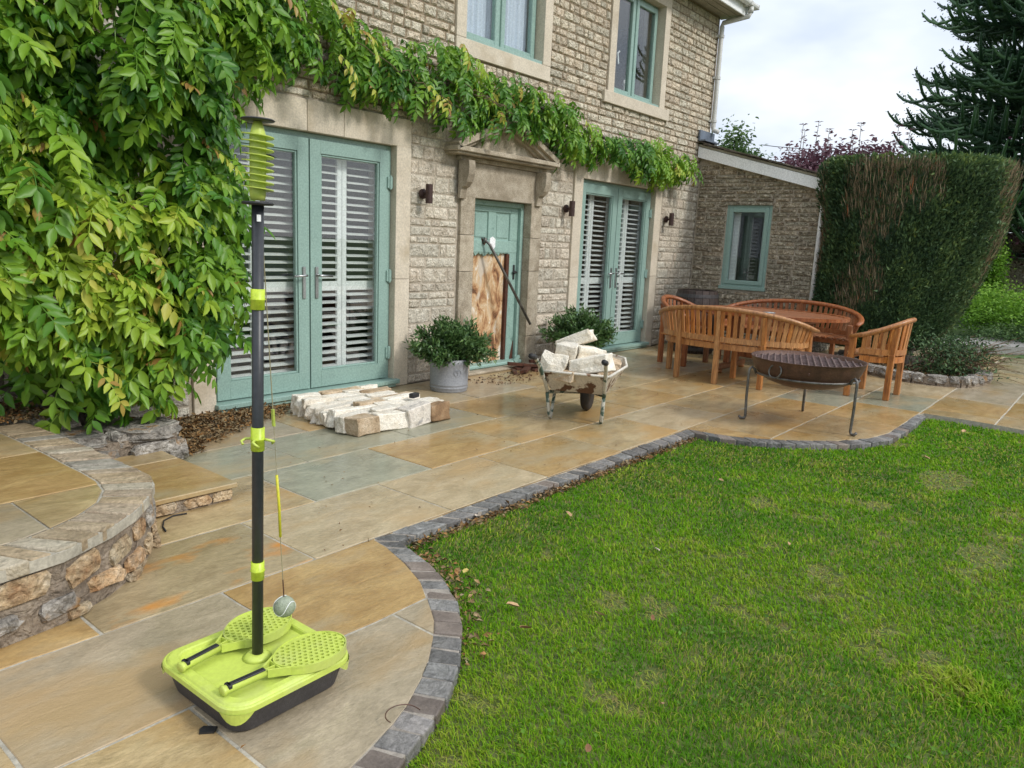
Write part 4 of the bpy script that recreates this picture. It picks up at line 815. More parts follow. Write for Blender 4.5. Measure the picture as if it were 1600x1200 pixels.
# ---- wheelbarrow
wb = thing('wheelbarrow', 'old paint-chipped wheelbarrow heaped with pale rubble stones', 'wheelbarrow', (4.82, 3.24, 0), math.atan2(.38, .92))
top = [(-.14, -.27, .405), (-.14, .27, .405), (.30, .335, .43), (.56, .28, .455), (.64, .14, .465), (.64, -.14, .465), (.56, -.28, .455), (.30, -.335, .43)]
bot = [(-.02, -.20, .24), (-.02, .20, .24), (.22, .21, .22), (.36, .17, .22), (.40, .08, .225), (.40, -.08, .225), (.36, -.17, .22), (.22, -.21, .22)]
m = M(); V = top+bot+[(a*.985+.004, b*.98, c-.0) for a, b, c in top]+[(a*.97, b*.97, c+.008) for a, b, c in bot]
m.add(V, [(i, (i+1) % 8, 8+(i+1) % 8, 8+i)[::1] for i in range(8)]+[(16+i, 24+i, 24+(i+1) % 8, 16+(i+1) % 8) for i in range(8)]+[tuple(range(8, 16)), tuple(range(31, 23, -1))]+[(i, 16+i, 16+(i+1) % 8, (i+1) % 8) for i in range(8)])
m.build('tray', 'barrow_tray', wb)
M().tube(top+[top[0]], .011, 8).build('tray_rim', 'barrow_rim', wb, smooth=True)
for s_ in (-1, 1):
    y = s_*.21
    M().tube([(-.40, s_*.27, .555), (-.33, s_*.268, .545), (-.22, s_*.255, .46), (-.10, s_*.235, .32), (-.04, s_*.225, .225), (.20, s_*.18, .19), (.47, s_*.065, .15)], .015, 8).build('handle_tube', 'barrow_tube', wb, smooth=True)
    M().tube([(-.42, s_*.271, .557), (-.31, s_*.267, .533)], .021, 10).build('grip', 'rubber', wb, smooth=True)
    M().tube([(-.05, s_*.225, .22), (-.015, s_*.21, .03), (.01, s_*.205, .014), (.04, s_*.205, .03), (.10, s_*.20, .20)], .014, 8).build('leg', 'barrow_tube', wb, smooth=True)
wh = M().lathe([(.10, -.032), (.145, -.036), (.163, -.024), (.168, 0), (.163, .024), (.145, .036), (.10, .032)], n=28).xform(Matrix.Translation((.47, 0, .168)) @ Matrix.Rotation(R(90), 4, 'X')).build('wheel', 'rubber', wb, smooth=True)
M().lathe([(.0, -.03), (.10, -.025), (.10, .025), (0, .03)], n=24).xform(Matrix.Translation((.47, 0, .168)) @ Matrix.Rotation(R(90), 4, 'X')).build('wheel_rim', 'barrow_tube', wh)
def blockstone(label, mt, size, loc, rot, seed, cat='stone', group=None, amp=.10, par=None):
    bm = bmesh.new(); bmesh.ops.create_cube(bm, size=1); bmesh.ops.subdivide_edges(bm, edges=bm.edges[:], cuts=2, use_grid_fill=True)
    r = random.Random(seed)
    sk = [r.uniform(-.22, .22) for _ in range(4)]
    for v in bm.verts:
        v.co.x += sk[0]*v.co.z*.5+sk[1]*v.co.y*.4; v.co.z *= 1+sk[2]*v.co.x; v.co.y *= 1+sk[3]*v.co.x
        v.co += amp*noise.noise_vector(v.co*1.6+Vector((seed*5.1, seed*1.7, 0)))+amp*.35*noise.noise_vector(v.co*5+Vector((0, seed, 3)))
    for v in bm.verts: v.co = Vector((v.co.x*size[0], v.co.y*size[1], v.co.z*size[2]))
    me = bpy.data.meshes.new('stone_block'); bm.to_mesh(me); bm.free(); me.materials.append(MT[mt])
    o = place('stone_block', me, None, loc, rot); b = o.modifiers.new('bevel', 'BEVEL'); b.width = .006; b.limit_method = 'ANGLE'; b.angle_limit = R(25)
    return tag(o, label, cat, group)
def wbp(u, v, z): c, s_ = .9242, .3817; return (4.82+c*u-s_*v, 3.24+s_*u+c*v, z)
GB = 'pale rubble stones heaped in the wheelbarrow'
blockstone('white rounded stone on the left side of the wheelbarrow heap', 'block_pale', (.24, .19, .17), wbp(.0, .19, .43), (.3, .35, .6), 1, group=GB, amp=.16)
blockstone('squarish buff stone standing high on the left of the barrow heap', 'block_pale', (.18, .15, .15), wbp(.14, .12, .52), (.1, -.1, .35), 2, group=GB)
blockstone('slanting wedge of stone topping the back of the barrow heap', 'block_pale', (.17, .30, .09), wbp(.34, .10, .60), (-.42, .15, .35), 3, group=GB)
blockstone('flat white stone in the middle of the barrow heap', 'block_pale', (.24, .22, .10), wbp(.24, -.02, .52), (.15, .0, .9), 4, group=GB)
blockstone('large pale wedge at the front right of the barrow heap by the handle', 'block_pale', (.22, .32, .13), wbp(.0, -.09, .46), (-.25, .1, .35), 5, group=GB)
blockstone('brownish flat stone low in the front of the barrow tray', 'block_side', (.2, .22, .08), wbp(-.02, .09, .38), (.05, 0, .1), 6, group=GB)
blockstone('yellowish rough stone lying against the right rim of the barrow', 'block_side', (.36, .20, .13), wbp(.36, -.17, .41), (.25, .05, .5), 7, group=GB, amp=.14)
blockstone('dark buried stone at the bottom of the barrow tray', 'block_side', (.3, .3, .14), wbp(.18, .0, .33), (0, 0, .2), 8, group=GB)

# ---- low stack of blocks set on edge before the left doors
GS = 'stone blocks stacked on edge before the left glazed doors'
blockstone('buff squared block at the near left corner of the low stone stack', 'block_side', (.20, .13, .125), (3.335, 4.03, .064), (0, 0, .05), 31, group=GS, amp=.07)
blockstone('cream tapered block second from the left on the front of the stack', 'block_pale', (.27, .10, .125), (3.565, 4.01, .064), (0, .04, -.05), 32, group=GS, amp=.08)
blockstone('grey-veined pale block third along the front of the stack', 'block_vein', (.23, .13, .15), (3.80, 3.99, .076), (0, -.12, .02), 33, group=GS, amp=.09)
blockstone('brown-faced block at the right end of the front of the stack', 'block_brown', (.21, .10, .13), (4.015, 3.975, .068), (-.12, .0, .12), 34, group=GS, amp=.07)
ords = ['second', 'third', 'fourth', 'fifth', 'sixth', 'seventh', 'eighth', 'ninth', 'tenth', 'rearmost']
for i in range(10):
    y = 4.12+.081*i; xl = 3.225+.012*i+rng.uniform(-.02, .02); xr = 4.16-.008*i*0+rng.uniform(-.04, .04)
    cuts = [xl, xl+rng.uniform(.38, .60), xr+rng.uniform(-.02, .02)] if i % 3 else [xl, xl+rng.uniform(.24, .34), xl+rng.uniform(.55, .65), xr]
    nm = ['left', 'right'] if len(cuts) == 3 else ['left', 'middle', 'right']
    for k, (a, b) in enumerate(zip(cuts, cuts[1:])):
        h = .125+rng.uniform(-.02, .012)
        blockstone(f'pale rough block in the {ords[i]} row from the front of the stack, {nm[k]} {"of it" if nm[k] == "middle" else "end"}', 'block_pale' if rng.random() < .8 else 'block_side', (b-a-.006, .082, h), ((a+b)/2, y+rng.uniform(-.008, .008), h/2+.001), (rng.uniform(-.08, .08), rng.uniform(-.05, .05), rng.uniform(-.04, .04)), 50+i*3+k, group=GS, amp=.09)
bk = M().box((0, 0, .018), (.085, .045, .036)).build('rubber_block', 'black', None, bevel=.005); bk.location = (4.02, 4.23, .137); bk.rotation_euler.z = .2; tag(bk, 'small black block resting on top of the stone stack', 'block')

# ---- potted shrubs
def potted(label, x, y, r, h, fr, seed, emblem=True):
    t = thing('potted_shrub', label, 'potted plant', (x, y, 0), 0, 'grey pots with evergreen shrubs by the front door')
    p = M().lathe([(r*.93, 0), (r*.95, .012), (r*.955, .03), (r*.98, .034), (r*.98, .042), (r*.962, .048), (r*.962, .058), (r*.985, .062), (r*.985, .07), (r*.968, .076), (r, h-.05), (r*1.01, h-.045), (r*1.01, h), (r*.95, h), (r*.95, h-.05), (0, h-.05)], n=48).build('pot', 'grey_pot', t, smooth=True)
    if emblem:
        ca = math.atan2(-y, -x)+.45; c = Vector((math.cos(ca)*r*.985, math.sin(ca)*r*.985, h*.62)); nn = (math.cos(ca), math.sin(ca), 0)
        u = Vector((-math.sin(ca), math.cos(ca), 0)); m = tor(c, .034, .0028, nn, 24); q = c+Vector(nn)*.002
        for k in range(7):
            a = R(30+k*20); e = q+.026*(math.cos(a)*u+math.sin(a)*Vector((0, 0, 1))); m.tube([q, e], .002, 5)
        m.tube([q-Vector((0, 0, .028)), q], .0028, 5); m.build('tree_emblem', 'grey_pot', p)
    M().lathe([(0, h-.04), (r*.94, h-.04)], n=24).build('soil', 'soil', t)
    n = 46; m = M(); tips = []
    r3 = random.Random(seed)
    for i in range(n):
        a = r3.uniform(0, 6.28); e = r3.uniform(.1, 1.5); L = fr*r3.uniform(.75, 1.12); d = Vector((math.cos(a)*math.cos(e), math.sin(a)*math.cos(e), math.sin(e)*.95+.05))
        b = Vector((math.cos(a)*r*.3, math.sin(a)*r*.3, h-.04)); mid = b+d*L*.5+Vector((0, 0, .03)); tip = b+d*L+Vector((0, 0, .02)); m.tube([b, mid, tip], [.006, .004, .0015], 5, cap=False); tips.append((b, mid, tip))
    m.build('stems', 'twig', t)['kind'] = 'stuff'
    nr = np.random.default_rng(seed); k = 9500; idx = nr.integers(0, n, k); tt = nr.uniform(.25, 1.02, k)[:, None]
    B = np.array([tips[i][0] for i in idx]); Mi = np.array([tips[i][1] for i in idx]); T = np.array([tips[i][2] for i in idx])
    P0 = (1-tt)**2*B+2*tt*(1-tt)*Mi+tt*tt*T + nr.normal(0, .028, (k, 3)); D = (T-B); D /= np.linalg.norm(D, axis=1)[:, None]; D = D*.8+nr.normal(0, .75, (k, 3)); D /= np.linalg.norm(D, axis=1)[:, None]
    leaves('foliage', 'bay', P0, D, nr.uniform(.038, .068, k), .34, nr.uniform(0, 1, k)*.75+.25*(tt[:, 0] > .85)*nr.uniform(0, 1, k), t, nr, zmin=h-.06)['kind'] = 'stuff'
    return t
def leaves(name, mt, P0, D, L, wr, tint, parent, nr, zmin=None, fold=.25):
    """pointed folded leaves: base, two sides, tip, midrib -> 4 triangles each"""
    k = len(P0); up = nr.normal(0, .6, (k, 3))+np.array([0, 0, 1.]); S_ = np.cross(D, up); S_ /= np.linalg.norm(S_, axis=1)[:, None]+1e-9; U = np.cross(S_, D)
    if zmin is not None: P0 = P0.copy(); P0[:, 2] = np.maximum(P0[:, 2], zmin)
    L = L[:, None]; c = P0+D*L*.45; V = np.stack([P0, c+S_*L*wr*.5+U*L*wr*fold, P0+D*L, c-S_*L*wr*.5+U*L*wr*fold, c], 1).reshape(-1, 3)
    if zmin is not None: V[:, 2] = np.maximum(V[:, 2], zmin)
    o = np.arange(k)[:, None]*5; F = np.concatenate([o+np.array([[0, 4, 1]]), o+np.array([[4, 2, 1]]), o+np.array([[0, 3, 4]]), o+np.array([[3, 2, 4]])])
    if parent is not None and parent.name in WL: V = V-np.array(WL[parent.name])
    ob = bpy.data.objects.new(name, np_mesh(name, V, F, mt, np.repeat(tint, 5))); C.objects.link(ob); ob.parent = parent; return ob
potted('grey round pot with bushy evergreen shrub left of the damaged front door', 4.96, 4.76, .180, .30, .315, 5)
potted('grey pot with evergreen shrub behind the wheelbarrow right of the front door', 7.02, 4.72, .185, .30, .335, 6)

# ---- iron bar hanging out of the door
rod = M().tube([(5.98, FY+.15, 1.40), (5.99, FY+.08, 1.375), (6.02, FY+.04, 1.33), (6.46, FY-.20, .50)], [.011, .013, .015, .015], 8).tube([(5.985, FY+.09, 1.345), (5.99, FY+.08, 1.40)], .018, 6).build('metal_bar', 'iron', None, smooth=True)
tag(rod, 'long iron bar sticking down out of the hole in the front door', 'metal bar')
# ---- splintered timber pieces on the ground at the door foot
GT = 'splintered timber pieces below the front door'
for i, (x, y, L, w, rz, z, mt, lb) in enumerate([(6.85, 4.93, .55, .06, -.35, .03, 'rot_dark', 'long dark red splintered plank at the foot of the door jamb'), (6.95, 4.84, .5, .05, -.1, .025, 'rot_dark', 'dark rotten plank nearest the wheelbarrow by the wall'),
        (6.62, 4.90, .3, .07, .5, .03, 'rot_dark', 'short rotten timber chunk below the door threshold'), (6.98, 4.78, .32, .03, -.25, .05, 'sage_old', 'narrow sliver of painted wood among dark splinters'),
        (6.45, 4.92, .18, .05, .9, .02, 'rust', 'small reddish rotten piece near the doorstep'), (7.05, 4.95, .42, .04, -.5, .07, 'rot_dark', 'thin dark splinter leaning on the wall right of the door'), (6.70, 4.97, .4, .05, -.7, .06, 'rot_dark', 'jagged brown piece lying across the other splinters')]):
    o = M().box((0, 0, 0), (L, w, .03)).box((L*.4, 0, 0), (L*.4, w*.5, .02)).jit(.02, 14).build('timber_piece', mt, None); o.location = (x-.30, y+.02, z); o.rotation_euler = (rng.uniform(-.2, .2), rng.uniform(-.06, .06), rz); tag(o, lb, 'timber', GT)

# ---- swing tennis set
sb = thing('swing_tennis', 'lime green swing tennis set with charcoal pole, spiral top and weighted base', 'tennis set', (1.163, 1.89, 0), R(1))
def rrect(h, r, n=7): return [(sx*(h-r)+r*math.cos(a), sy*(h-r)+r*math.sin(a)) for sx, sy, a0 in ((1, 1, 0), (-1, 1, 90), (-1, -1, 180), (1, -1, 270)) for a in [R(a0+90*i/n) for i in range(n+1)]]
def loft(m, secs, tint=0., cap=True):
    n = len(secs[0][0]); V = [(x, y, z) for P_, z in secs for x, y in P_]; F = [(i*n+j, i*n+(j+1) % n, (i+1)*n+(j+1) % n, (i+1)*n+j) for i in range(len(secs)-1) for j in range(n)]
    if cap: F += [tuple(range(n))[::-1], tuple(range((len(secs)-1)*n, len(secs)*n))]
    m.add(V, F, tint); return m
loft(M(), [(rrect(.176, .055), .003), (rrect(.183, .06), .010), (rrect(.203, .066), .0895)]).build('base_tub', 'basepl', sb, smooth=False, bevel=0)
ld = loft(M(), [(rrect(.209, .070), .084), (rrect(.214, .073), .084), (rrect(.213, .072), .098), (rrect(.209, .070), .1015), (rrect(.205, .067), .1015), (rrect(.201, .064), .1060), (rrect(.196, .060), .1085), (rrect(.176, .05), .1085), (rrect(.172, .047), .1050), (rrect(.168, .044), .0950), (rrect(.05, .02), .0965)]).build('base_lid', 'lime', sb)
for sx, sy in ((1, 1), (-1, -1), (1, -1), (-1, 1)):     # lid flaps at the corners
    q = [(sx*(.165), sy*.2135), (sx*.207, sy*.207), (sx*.2135, sy*.165)]; m = M()
    arc = [(sx*(.148+.0665*math.cos(a)), sy*(.148+.0665*math.sin(a))) for a in [R(90*i/8) for i in range(9)]]
    m.add([(x, y, .086) for x, y in arc]+[(x*.985, y*.985, .086-.030*math.sin(math.pi*i/8)-.004) for i, (x, y) in enumerate(arc)], [(i, i+1, 10+i, 9+i) for i in range(8)]); m.build('corner_flap', 'lime', ld)
M().lathe([(.045, .0960), (.033, .104), (.026, .111), (.02, .111)], n=24).build('pole_socket', 'lime', sb, smooth=True)
lean_ = Matrix.Rotation(R(1.25), 4, Vector((.45, -.9, 0)).cross(Vector((0, 0, 1))).cross(Vector((0, 0, 1))).normalized()) if 0 else Matrix.Rotation(R(1.1), 4, Vector((fwd.x, fwd.y, 0)).normalized())
def P3(m_): return m_.xform(lean_)
PR = .0163
P3(M().lathe([(PR, .10), (PR, 1.445)], n=24)).build('pole', 'pole', sb, smooth=True)
for (za, zb) in ((.35, .407), (.748, .818), (1.155, 1.213)):
    P3(M().lathe([(PR, za), (PR+.003, za+.001), (PR+.003, (za+zb)/2-.002), (PR+.0055, (za+zb)/2), (PR+.003, (za+zb)/2+.002), (PR+.003, zb-.001), (PR, zb)], n=24)).build('collar', 'lime_dark', sb, smooth=True)
m = M()
for k in range(4):
    a = R(35+90*k); m.tube([(math.cos(a)*.02, math.sin(a)*.02, .783), (math.cos(a)*.036, math.sin(a)*.036, .781), (math.cos(a+.25)*.045, math.sin(a+.25)*.045, .776), (math.cos(a+.45)*.04, math.sin(a+.45)*.04, .768)], .004, 6)
P3(m).build('tether_hook', 'lime', sb, smooth=True)
P3(M().lathe([(.0, 1.438), (.040, 1.44), (.043, 1.444), (.040, 1.448), (0, 1.45)], n=32)).build('lower_disc', 'black', sb, smooth=True)
P3(M().lathe([(.019, 1.452), (.0215, 1.47), (.0215, 1.62), (.015, 1.645), (.010, 1.658)], n=24)).build('rotor', 'lime', sb, smooth=True)
m = M(); TN = 8.6; NS = 260; z0_, z1_ = 1.478, 1.625
for i in range(NS+1):
    t = i/NS; a = -2*math.pi*TN*t; r_ = .042; z = z0_+(z1_-z0_)*t; ca, sa = math.cos(a), math.sin(a)
    for rr_, dz in ((.019, .0028), (r_, .0012), (r_, -.0012), (.019, -.0028)): m.v.append((rr_*ca, rr_*sa, z+dz)); m.t.append(0)
    if i:
        o = 4*(i-1)
        for j in range(4): m.f.append((o+j, o+4+j, o+4+(j+1) % 4, o+(j+1) % 4))
P3(m).build('spiral', 'lime', sb, smooth=False)
P3(M().lathe([(.0, 1.656), (.041, 1.658), (.045, 1.661), (.041, 1.664), (.03, 1.665), (0, 1.665)], n=32)).build('top_disc', 'black', sb, smooth=True)
P3(M().box((.3*PR-.012, -PR*.97, 1.405), (.012, .002, .018))).build('sticker', 'white', sb)
bp_ = Vector((1.244-1.17, 1.863-1.90, .247)); tp_ = Vector((1.345-1.17, 2.03-1.90, 1.50))-Vector((.10, .11, 0))
tp_ = Vector((.046, .012, 1.49)); 
def on(t): return tp_+(bp_-tp_)*t
k1, k2, k3, k4 = .505, .545, .665, .82
for a_, b_, r_ in ((0, k1, .0016), (k2, k3, .0008), (k4, .95, .0014)): M().tube([on(a_), on(b_)], r_, 5).build('tether', 'cord', sb)
M().tube([on(k1), on(k2)], .004, 6, sy=2.0).build('cord_tag', 'lime', sb)
M().tube([on(k3), on((k3+k4)/2)+Vector((.002, 0, 0)), on(k4)], .0042, 8).build('cord_sleeve', 'yellow', sb, smooth=True)
M().tube([on(.93), on(.985)], .002, 5).build('ball_pin', 'rust', sb)
bm = bmesh.new(); bmesh.ops.create_icosphere(bm, subdivisions=4, radius=.0325); me = bpy.data.meshes.new('tennis_ball'); bm.to_mesh(me); bm.free(); me.materials.append(MT['ball']); me.polygons.foreach_set('use_smooth', [True]*len(me.polygons))
ball = place('tennis_ball', me, sb, tuple(bp_))
sm_ = []
for i in range(81):
    t = 2*math.pi*i/80; a_, b_ = .75, .25
    v = Vector((a_*math.cos(t)+b_*math.cos(3*t), a_*math.sin(t)-b_*math.sin(3*t), 2*math.sqrt(a_*b_)*math.sin(2*t))).normalized()*.0328; sm_.append(v)
M().tube(sm_, .0011, 5, cap=False).xform(Matrix.Rotation(1.0, 4, 'Z') @ Matrix.Rotation(.5, 4, 'X')).build('seam', 'white', ball)

def bat(label, hx, hy, tx, ty, z):
    ang = math.atan2(ty-hy, tx-hx); t = thing('bat', label, 'bat', (hx, hy, z), ang, 'lime plastic bats lying on the base')
    L = .40; hc = .285; ha, hb = .118, .088; th = .027
    def outl(k=1.):
        P_ = []
        for i in range(40):
            a = -math.pi+2*math.pi*i/40; x = math.cos(a); w = 1-.16*max(0, -x)**1.5
            P_.append((hc+ha*x*k, hb*math.sin(a)*w*k))
        return P_
    m = M(); O, I = outl(), outl(.972); n = 40
    m.add([(*p, z_) for z_ in (0, th) for P_ in (O, I) for p in P_], [(i, (i+1) % n, 80+(i+1) % n, 80+i) for i in range(n)]+[(40+i, 120+i, 120+(i+1) % n, 40+(i+1) % n) for i in range(n)]+[(80+i, 80+(i+1) % n, 120+(i+1) % n, 120+i) for i in range(n)]+[(i, 40+i, 40+(i+1) % n, (i+1) % n) for i in range(n)])
    m.build('rim', 'lime', t)
    m = M(); s_ = .0185; hz = th-.003; k6 = [R(60*i+30) for i in range(6)]
    for iy in range(-6, 7):
        for ix in range(-8, 9):
            cx, cy = hc+s_*(ix+.5*(iy % 2)), iy*s_*.866
            if ((cx-hc)/ha)**2+(cy/hb)**2 > 1.02: continue
            big_ = .577*s_*1.005; full = ((cx-hc)/ (ha-.008))**2+(cy/(hb-.008))**2 < 1
            def cl(p):
                q = ((p[0]-hc)/ha, p[1]/hb); r_ = math.hypot(*q); return p if r_ < .975 else (hc+ha*q[0]/r_*.975, hb*q[1]/r_*.975)
            hexo = [cl((cx+big_*math.cos(a), cy+big_*math.sin(a))) for a in k6]
            if not full: m.add([(*p, hz) for p in hexo], [tuple(range(6))]); continue
            hr = s_*.335; hi = [(cx+hr*math.cos(a), cy+hr*math.sin(a)) for a in k6]
            m.add([(*p, hz) for p in hexo]+[(*p, hz) for p in hi]+[(*p, hz-.012) for p in hi], [(j, (j+1) % 6, 6+(j+1) % 6, 6+j) for j in range(6)]+[(6+j, 6+(j+1) % 6, 12+(j+1) % 6, 12+j) for j in range(6)])
    m.build('perforated_face', 'lime', t)
    m = M()
    for sy in (-1, 1): m.bar((.135, sy*.012, .014), (.19, sy*.045, .014), .006, .024)
    m.bar((.135, 0, .014), (.175, 0, .014), .005, .018); m.bar((.168, -.032, .014), (.168, .032, .014), .004, .02); m.build('throat', 'lime', t)
    M().tube([(0, 0, .0135), (.004, 0, .0135), (.012, 0, .0135), (.14, 0, .0135)], [.015, .0185, .0145, .0135], 14, sy=.85).build('handle', 'lime', t, smooth=True)
    M().box((.075, 0, .0245), (.115, .017, .006)).box((.021, 0, .0215), (.012, .028, .012)).build('grip_strip', 'black', t, bevel=.002)
    return t
bat('lime perforated bat nearest the front, lying across the right half of the base', .975, 1.765, 1.37, 1.755, .1100)
bat('lime perforated bat lying behind the pole on the far half of the base', .955, 1.955, 1.35, 2.02, .1100)

# small black cable by the step, wire hoop on the setts, chip hole
tag(M().tube([(1.545, 3.24, .006), (1.56, 3.30, .006), (1.60, 3.37, .006), (1.66, 3.40, .006), (1.72, 3.385, .006)], .004, 6).build('cable', 'black', None, smooth=True), 'short black cable end lying by the step riser', 'cable')
tag(M().tube([(1.31+.055*math.cos(a)+.04, 1.44+.045*math.sin(a), .012+.012*abs(math.sin(a*.5))) for a in [R(-20+11*i) for i in range(20)]], .0018, 5, cap=False).build('wire_hoop', 'rust', None), 'thin rusty wire hoop lying on the grey setts', 'wire')
tag(M().prism([(.925, 1.80), (.955, 1.775), (.975, 1.79), (.95, 1.82), (.935, 1.815)], .001, .006).build('slate_chip', 'iron_black', None), 'small dark chip lying on the paving before the tennis base', 'chip')

# bed wall below the hedge
bw = thing('bed_wall', 'low curved rubble wall edging the bed under the clipped hedge', 'stone wall', (9.8, 1.7, 0), world_parts=True)
bwl = [(10.5, 2.95), (10.1, 2.65), (9.75, 2.35), (9.52, 2.02), (9.45, 1.78), (9.47, 1.55), (9.58, 1.30), (9.95, 1.20), (10.35, 1.17), (10.55, 1.25), (10.7, 1.5)]
cb = resample(bwl, 60)
m = M()
for i in range(59): m.bar((*cb[i], .045), (*cb[i+1], .045), .11, .09)
m.jit(.012, 12); m.build('wall_core', 'cement', bw)
i = 0
while i < 57:
    k = rng.choice((2, 3, 4)); q = (cb[i]+cb[min(i+k, 59)])/2; d_ = cb[min(i+k, 59)]-cb[i]
    place('rubble_stone', rng.choice(ROCKG), bw, (q[0], q[1], .07), (0, 0, math.atan2(d_[1], d_[0])), (np.linalg.norm(d_)*.86, .15, .085)); i += k
bed_ = tag(M().prism(bwl+[(11.9, 2.0), (11.6, 3.2)], -.05, .03).jit(.01, 8).build('hedge_bed_soil', 'soil'), None, kind='structure')

# ================================================================== PLANTS
# ---- wisteria
MAIN = [(.2, 2.9), (1.2, 3.15), (3.29, 3.17), (3.19, 2.73), (3.02, 2.42), (2.80, 2.30), (2.73, 2.06), (2.69, 1.79), (2.67, 1.49), (2.67, 1.13), (2.60, .84), (2.47, .58), (2.27, .50), (2.0, .42), (1.80, .40), (1.56, .50), (1.38, .70), (1.2, 1.0), (.2, 1.15)]
BAND = [(2.9, 3.42), (3.67, 3.22), (4.03, 3.10), (4.29, 3.01), (4.57, 2.99), (4.87, 3.09), (5.27, 3.13), (5.40, 3.0), (5.72, 3.0), (6.21, 2.97), (7.01, 2.85), (7.55, 2.67), (8.4, 2.74), (9.06, 2.75), (10.0, 2.63), (9.95, 2.47), (9.15, 2.30), (8.46, 2.42), (7.88, 2.42), (7.08, 2.44), (6.71, 2.50), (6.25, 2.58), (5.85, 2.57), (5.57, 2.52), (5.22, 2.46), (5.05, 2.58), (4.74, 2.56), (4.44, 2.57), (4.23, 2.59), (4.01, 2.62), (3.67, 2.70), (3.4, 2.70), (2.9, 2.5)]
wis = thing('wisteria', 'big wisteria climber smothering the left wall and trailing over the doors', 'climbing plant', (1.9, 4.9, 0), world_parts=True)
def frond(seed, fine=True):
    r = random.Random(seed); L = r.uniform(.20, .30); npair = r.choice((4, 5, 6)); V = []; F = []; LF = []
    droop = r.uniform(.5, 1.1)
    def pt(t): a = droop*t; return Vector((L*(math.sin(a)/droop if droop else t), 0, -L*(1-math.cos(a))/droop))
    def leaflet(p, d, n, l, w):
        s_ = d.cross(n).normalized(); n = s_.cross(d); o = len(V); dr = -n*l*.18
        if fine:
            mid = [p+d*l*f-n*w*.10*(f < .95)+dr*f*f for f in (.22, .50, .78)]; sd_ = [(.20, .36), (.47, .5), (.76, .31)]
            V.extend([p, *mid, p+d*l+dr]+[p+d*l*f+s_*w*g_+n*w*.14+dr*f*f for f, g_ in sd_]+[p+d*l*f-s_*w*g_+n*w*.14+dr*f*f for f, g_ in sd_])
            for a in (5, 8):
                q = [(0, a, 1), (1, a, a+1), (1, a+1, 2), (2, a+1, a+2), (2, a+2, 3), (3, a+2, 4)]; F.extend([tuple(o+i for i in (t_ if a == 5 else t_[::-1])) for t_ in q])
            LF.append((o, 11)); return
        LF.append((o, 8)); V.extend([p, p+d*l*.33-n*w*.10, p+d*l*.68-n*w*.08+dr*.35, p+d*l+dr, p+d*l*.30+s_*w*.46+n*w*.14, p+d*l*.66+s_*w*.36+n*w*.10+dr*.35, p+d*l*.30-s_*w*.46+n*w*.14, p+d*l*.66-s_*w*.36+n*w*.10+dr*.35])
        F.extend([(o, o+4, o+1), (o+1, o+4, o+5), (o+1, o+5, o+2), (o+2, o+5, o+3), (o, o+1, o+6), (o+1, o+7, o+6), (o+1, o+2, o+7), (o+2, o+3, o+7)])
    for i in range(npair):
        t = .22+.72*i/(npair-1); p = pt(t); tg = (pt(min(t+.05, 1.1))-p).normalized(); l = L*r.uniform(.32, .42)*(1-.25*abs(t-.6))
        for s_ in (-1, 1):
            d = (tg*.55+Vector((0, s_*1., -.22+r.uniform(-.35, .2)))+Vector((r.gauss(0, .14), 0, 0))).normalized(); nn = (Vector((0, 0, 1))+tg*.2+Vector((0, -s_*.25, 0))+Vector((r.gauss(0, .32), r.gauss(0, .32), 0))).normalized(); leaflet(p, d, nn, l, l*.46)
    leaflet(pt(1), (pt(1.05)-pt(1)).normalized(), Vector((0, 0, 1)), L*.36, L*.15)
    o = len(V); w = .0018      # rachis
    for i in range(6): p = pt(i/5); V.extend([p+Vector((0, w, 0)), p+Vector((0, -w, 0))])
    for i in range(5): a = o+2*i; F.extend([(a, a+1, a+3), (a, a+3, a+2)])
    jt = np.zeros(len(V))
    for o, k_ in LF: jt[o:o+k_] = r.gauss(0, .06)
    return np.array([tuple(v) for v in V]), np.array(F), jt
FR = [frond(100+i) for i in range(8)]; FL = [frond(100+i, False) for i in range(8)]
def rotm(d, upn):
    """rows x,y,z axes of a frond: x along d, z towards upn"""
    d = d/np.linalg.norm(d, axis=1)[:, None]; y = np.cross(upn, d); y /= np.linalg.norm(y, axis=1)[:, None]; z = np.cross(d, y); return np.stack([d, y, z], 1)
def scatter(poly, dens, yf, yb, nr, jagg=.05):
    xs_ = [p[0] for p in poly]; zs_ = [p[1] for p in poly]; n = int(dens*(max(xs_)-min(xs_))*(max(zs_)-min(zs_)))
    x = nr.uniform(min(xs_), max(xs_), n); z = nr.uniform(min(zs_), max(zs_), n); ok = inpoly(x+nr.normal(0, jagg, n), z+nr.normal(0, jagg, n)*.6, poly); x, z = x[ok], z[ok]
    return x, z
nr = np.random.default_rng(5)
# main mass: rounded out from the wall, with dark hollows
x, z = scatter(MAIN, 430, 0, 0, nr, .035)
def lum(x, z, s): return np.array([noise.noise(Vector((a*s, b*s, 3.3))) for a, b in zip(x, z)])
bul = lum(x, z, 2.3); bul2 = lum(x, z, 6.0)
edge = np.clip((2.72-x)/.5, 0, 1); low = np.clip((z-.35)/.8, 0, 1)
yfront = 4.62-.42*edge*low**.5-.17*bul-.09*bul2
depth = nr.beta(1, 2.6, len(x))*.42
y = yfront+depth
hol = (bul < -.28) & (depth < .2); y[hol] += .28
yel = lum(x+9, z, 1.7)
d = np.stack([nr.normal(.18, .8, len(x)), -nr.uniform(.1, 1.0, len(x)), nr.uniform(-.9, .15, len(x))], 1)
upn = np.stack([nr.normal(0, .35, len(x)), -nr.uniform(.1, .7, len(x)), np.ones(len(x))], 1)
yel_area = np.exp(-((x-1.75)**2/.5+(z-1.25)**2/.5))
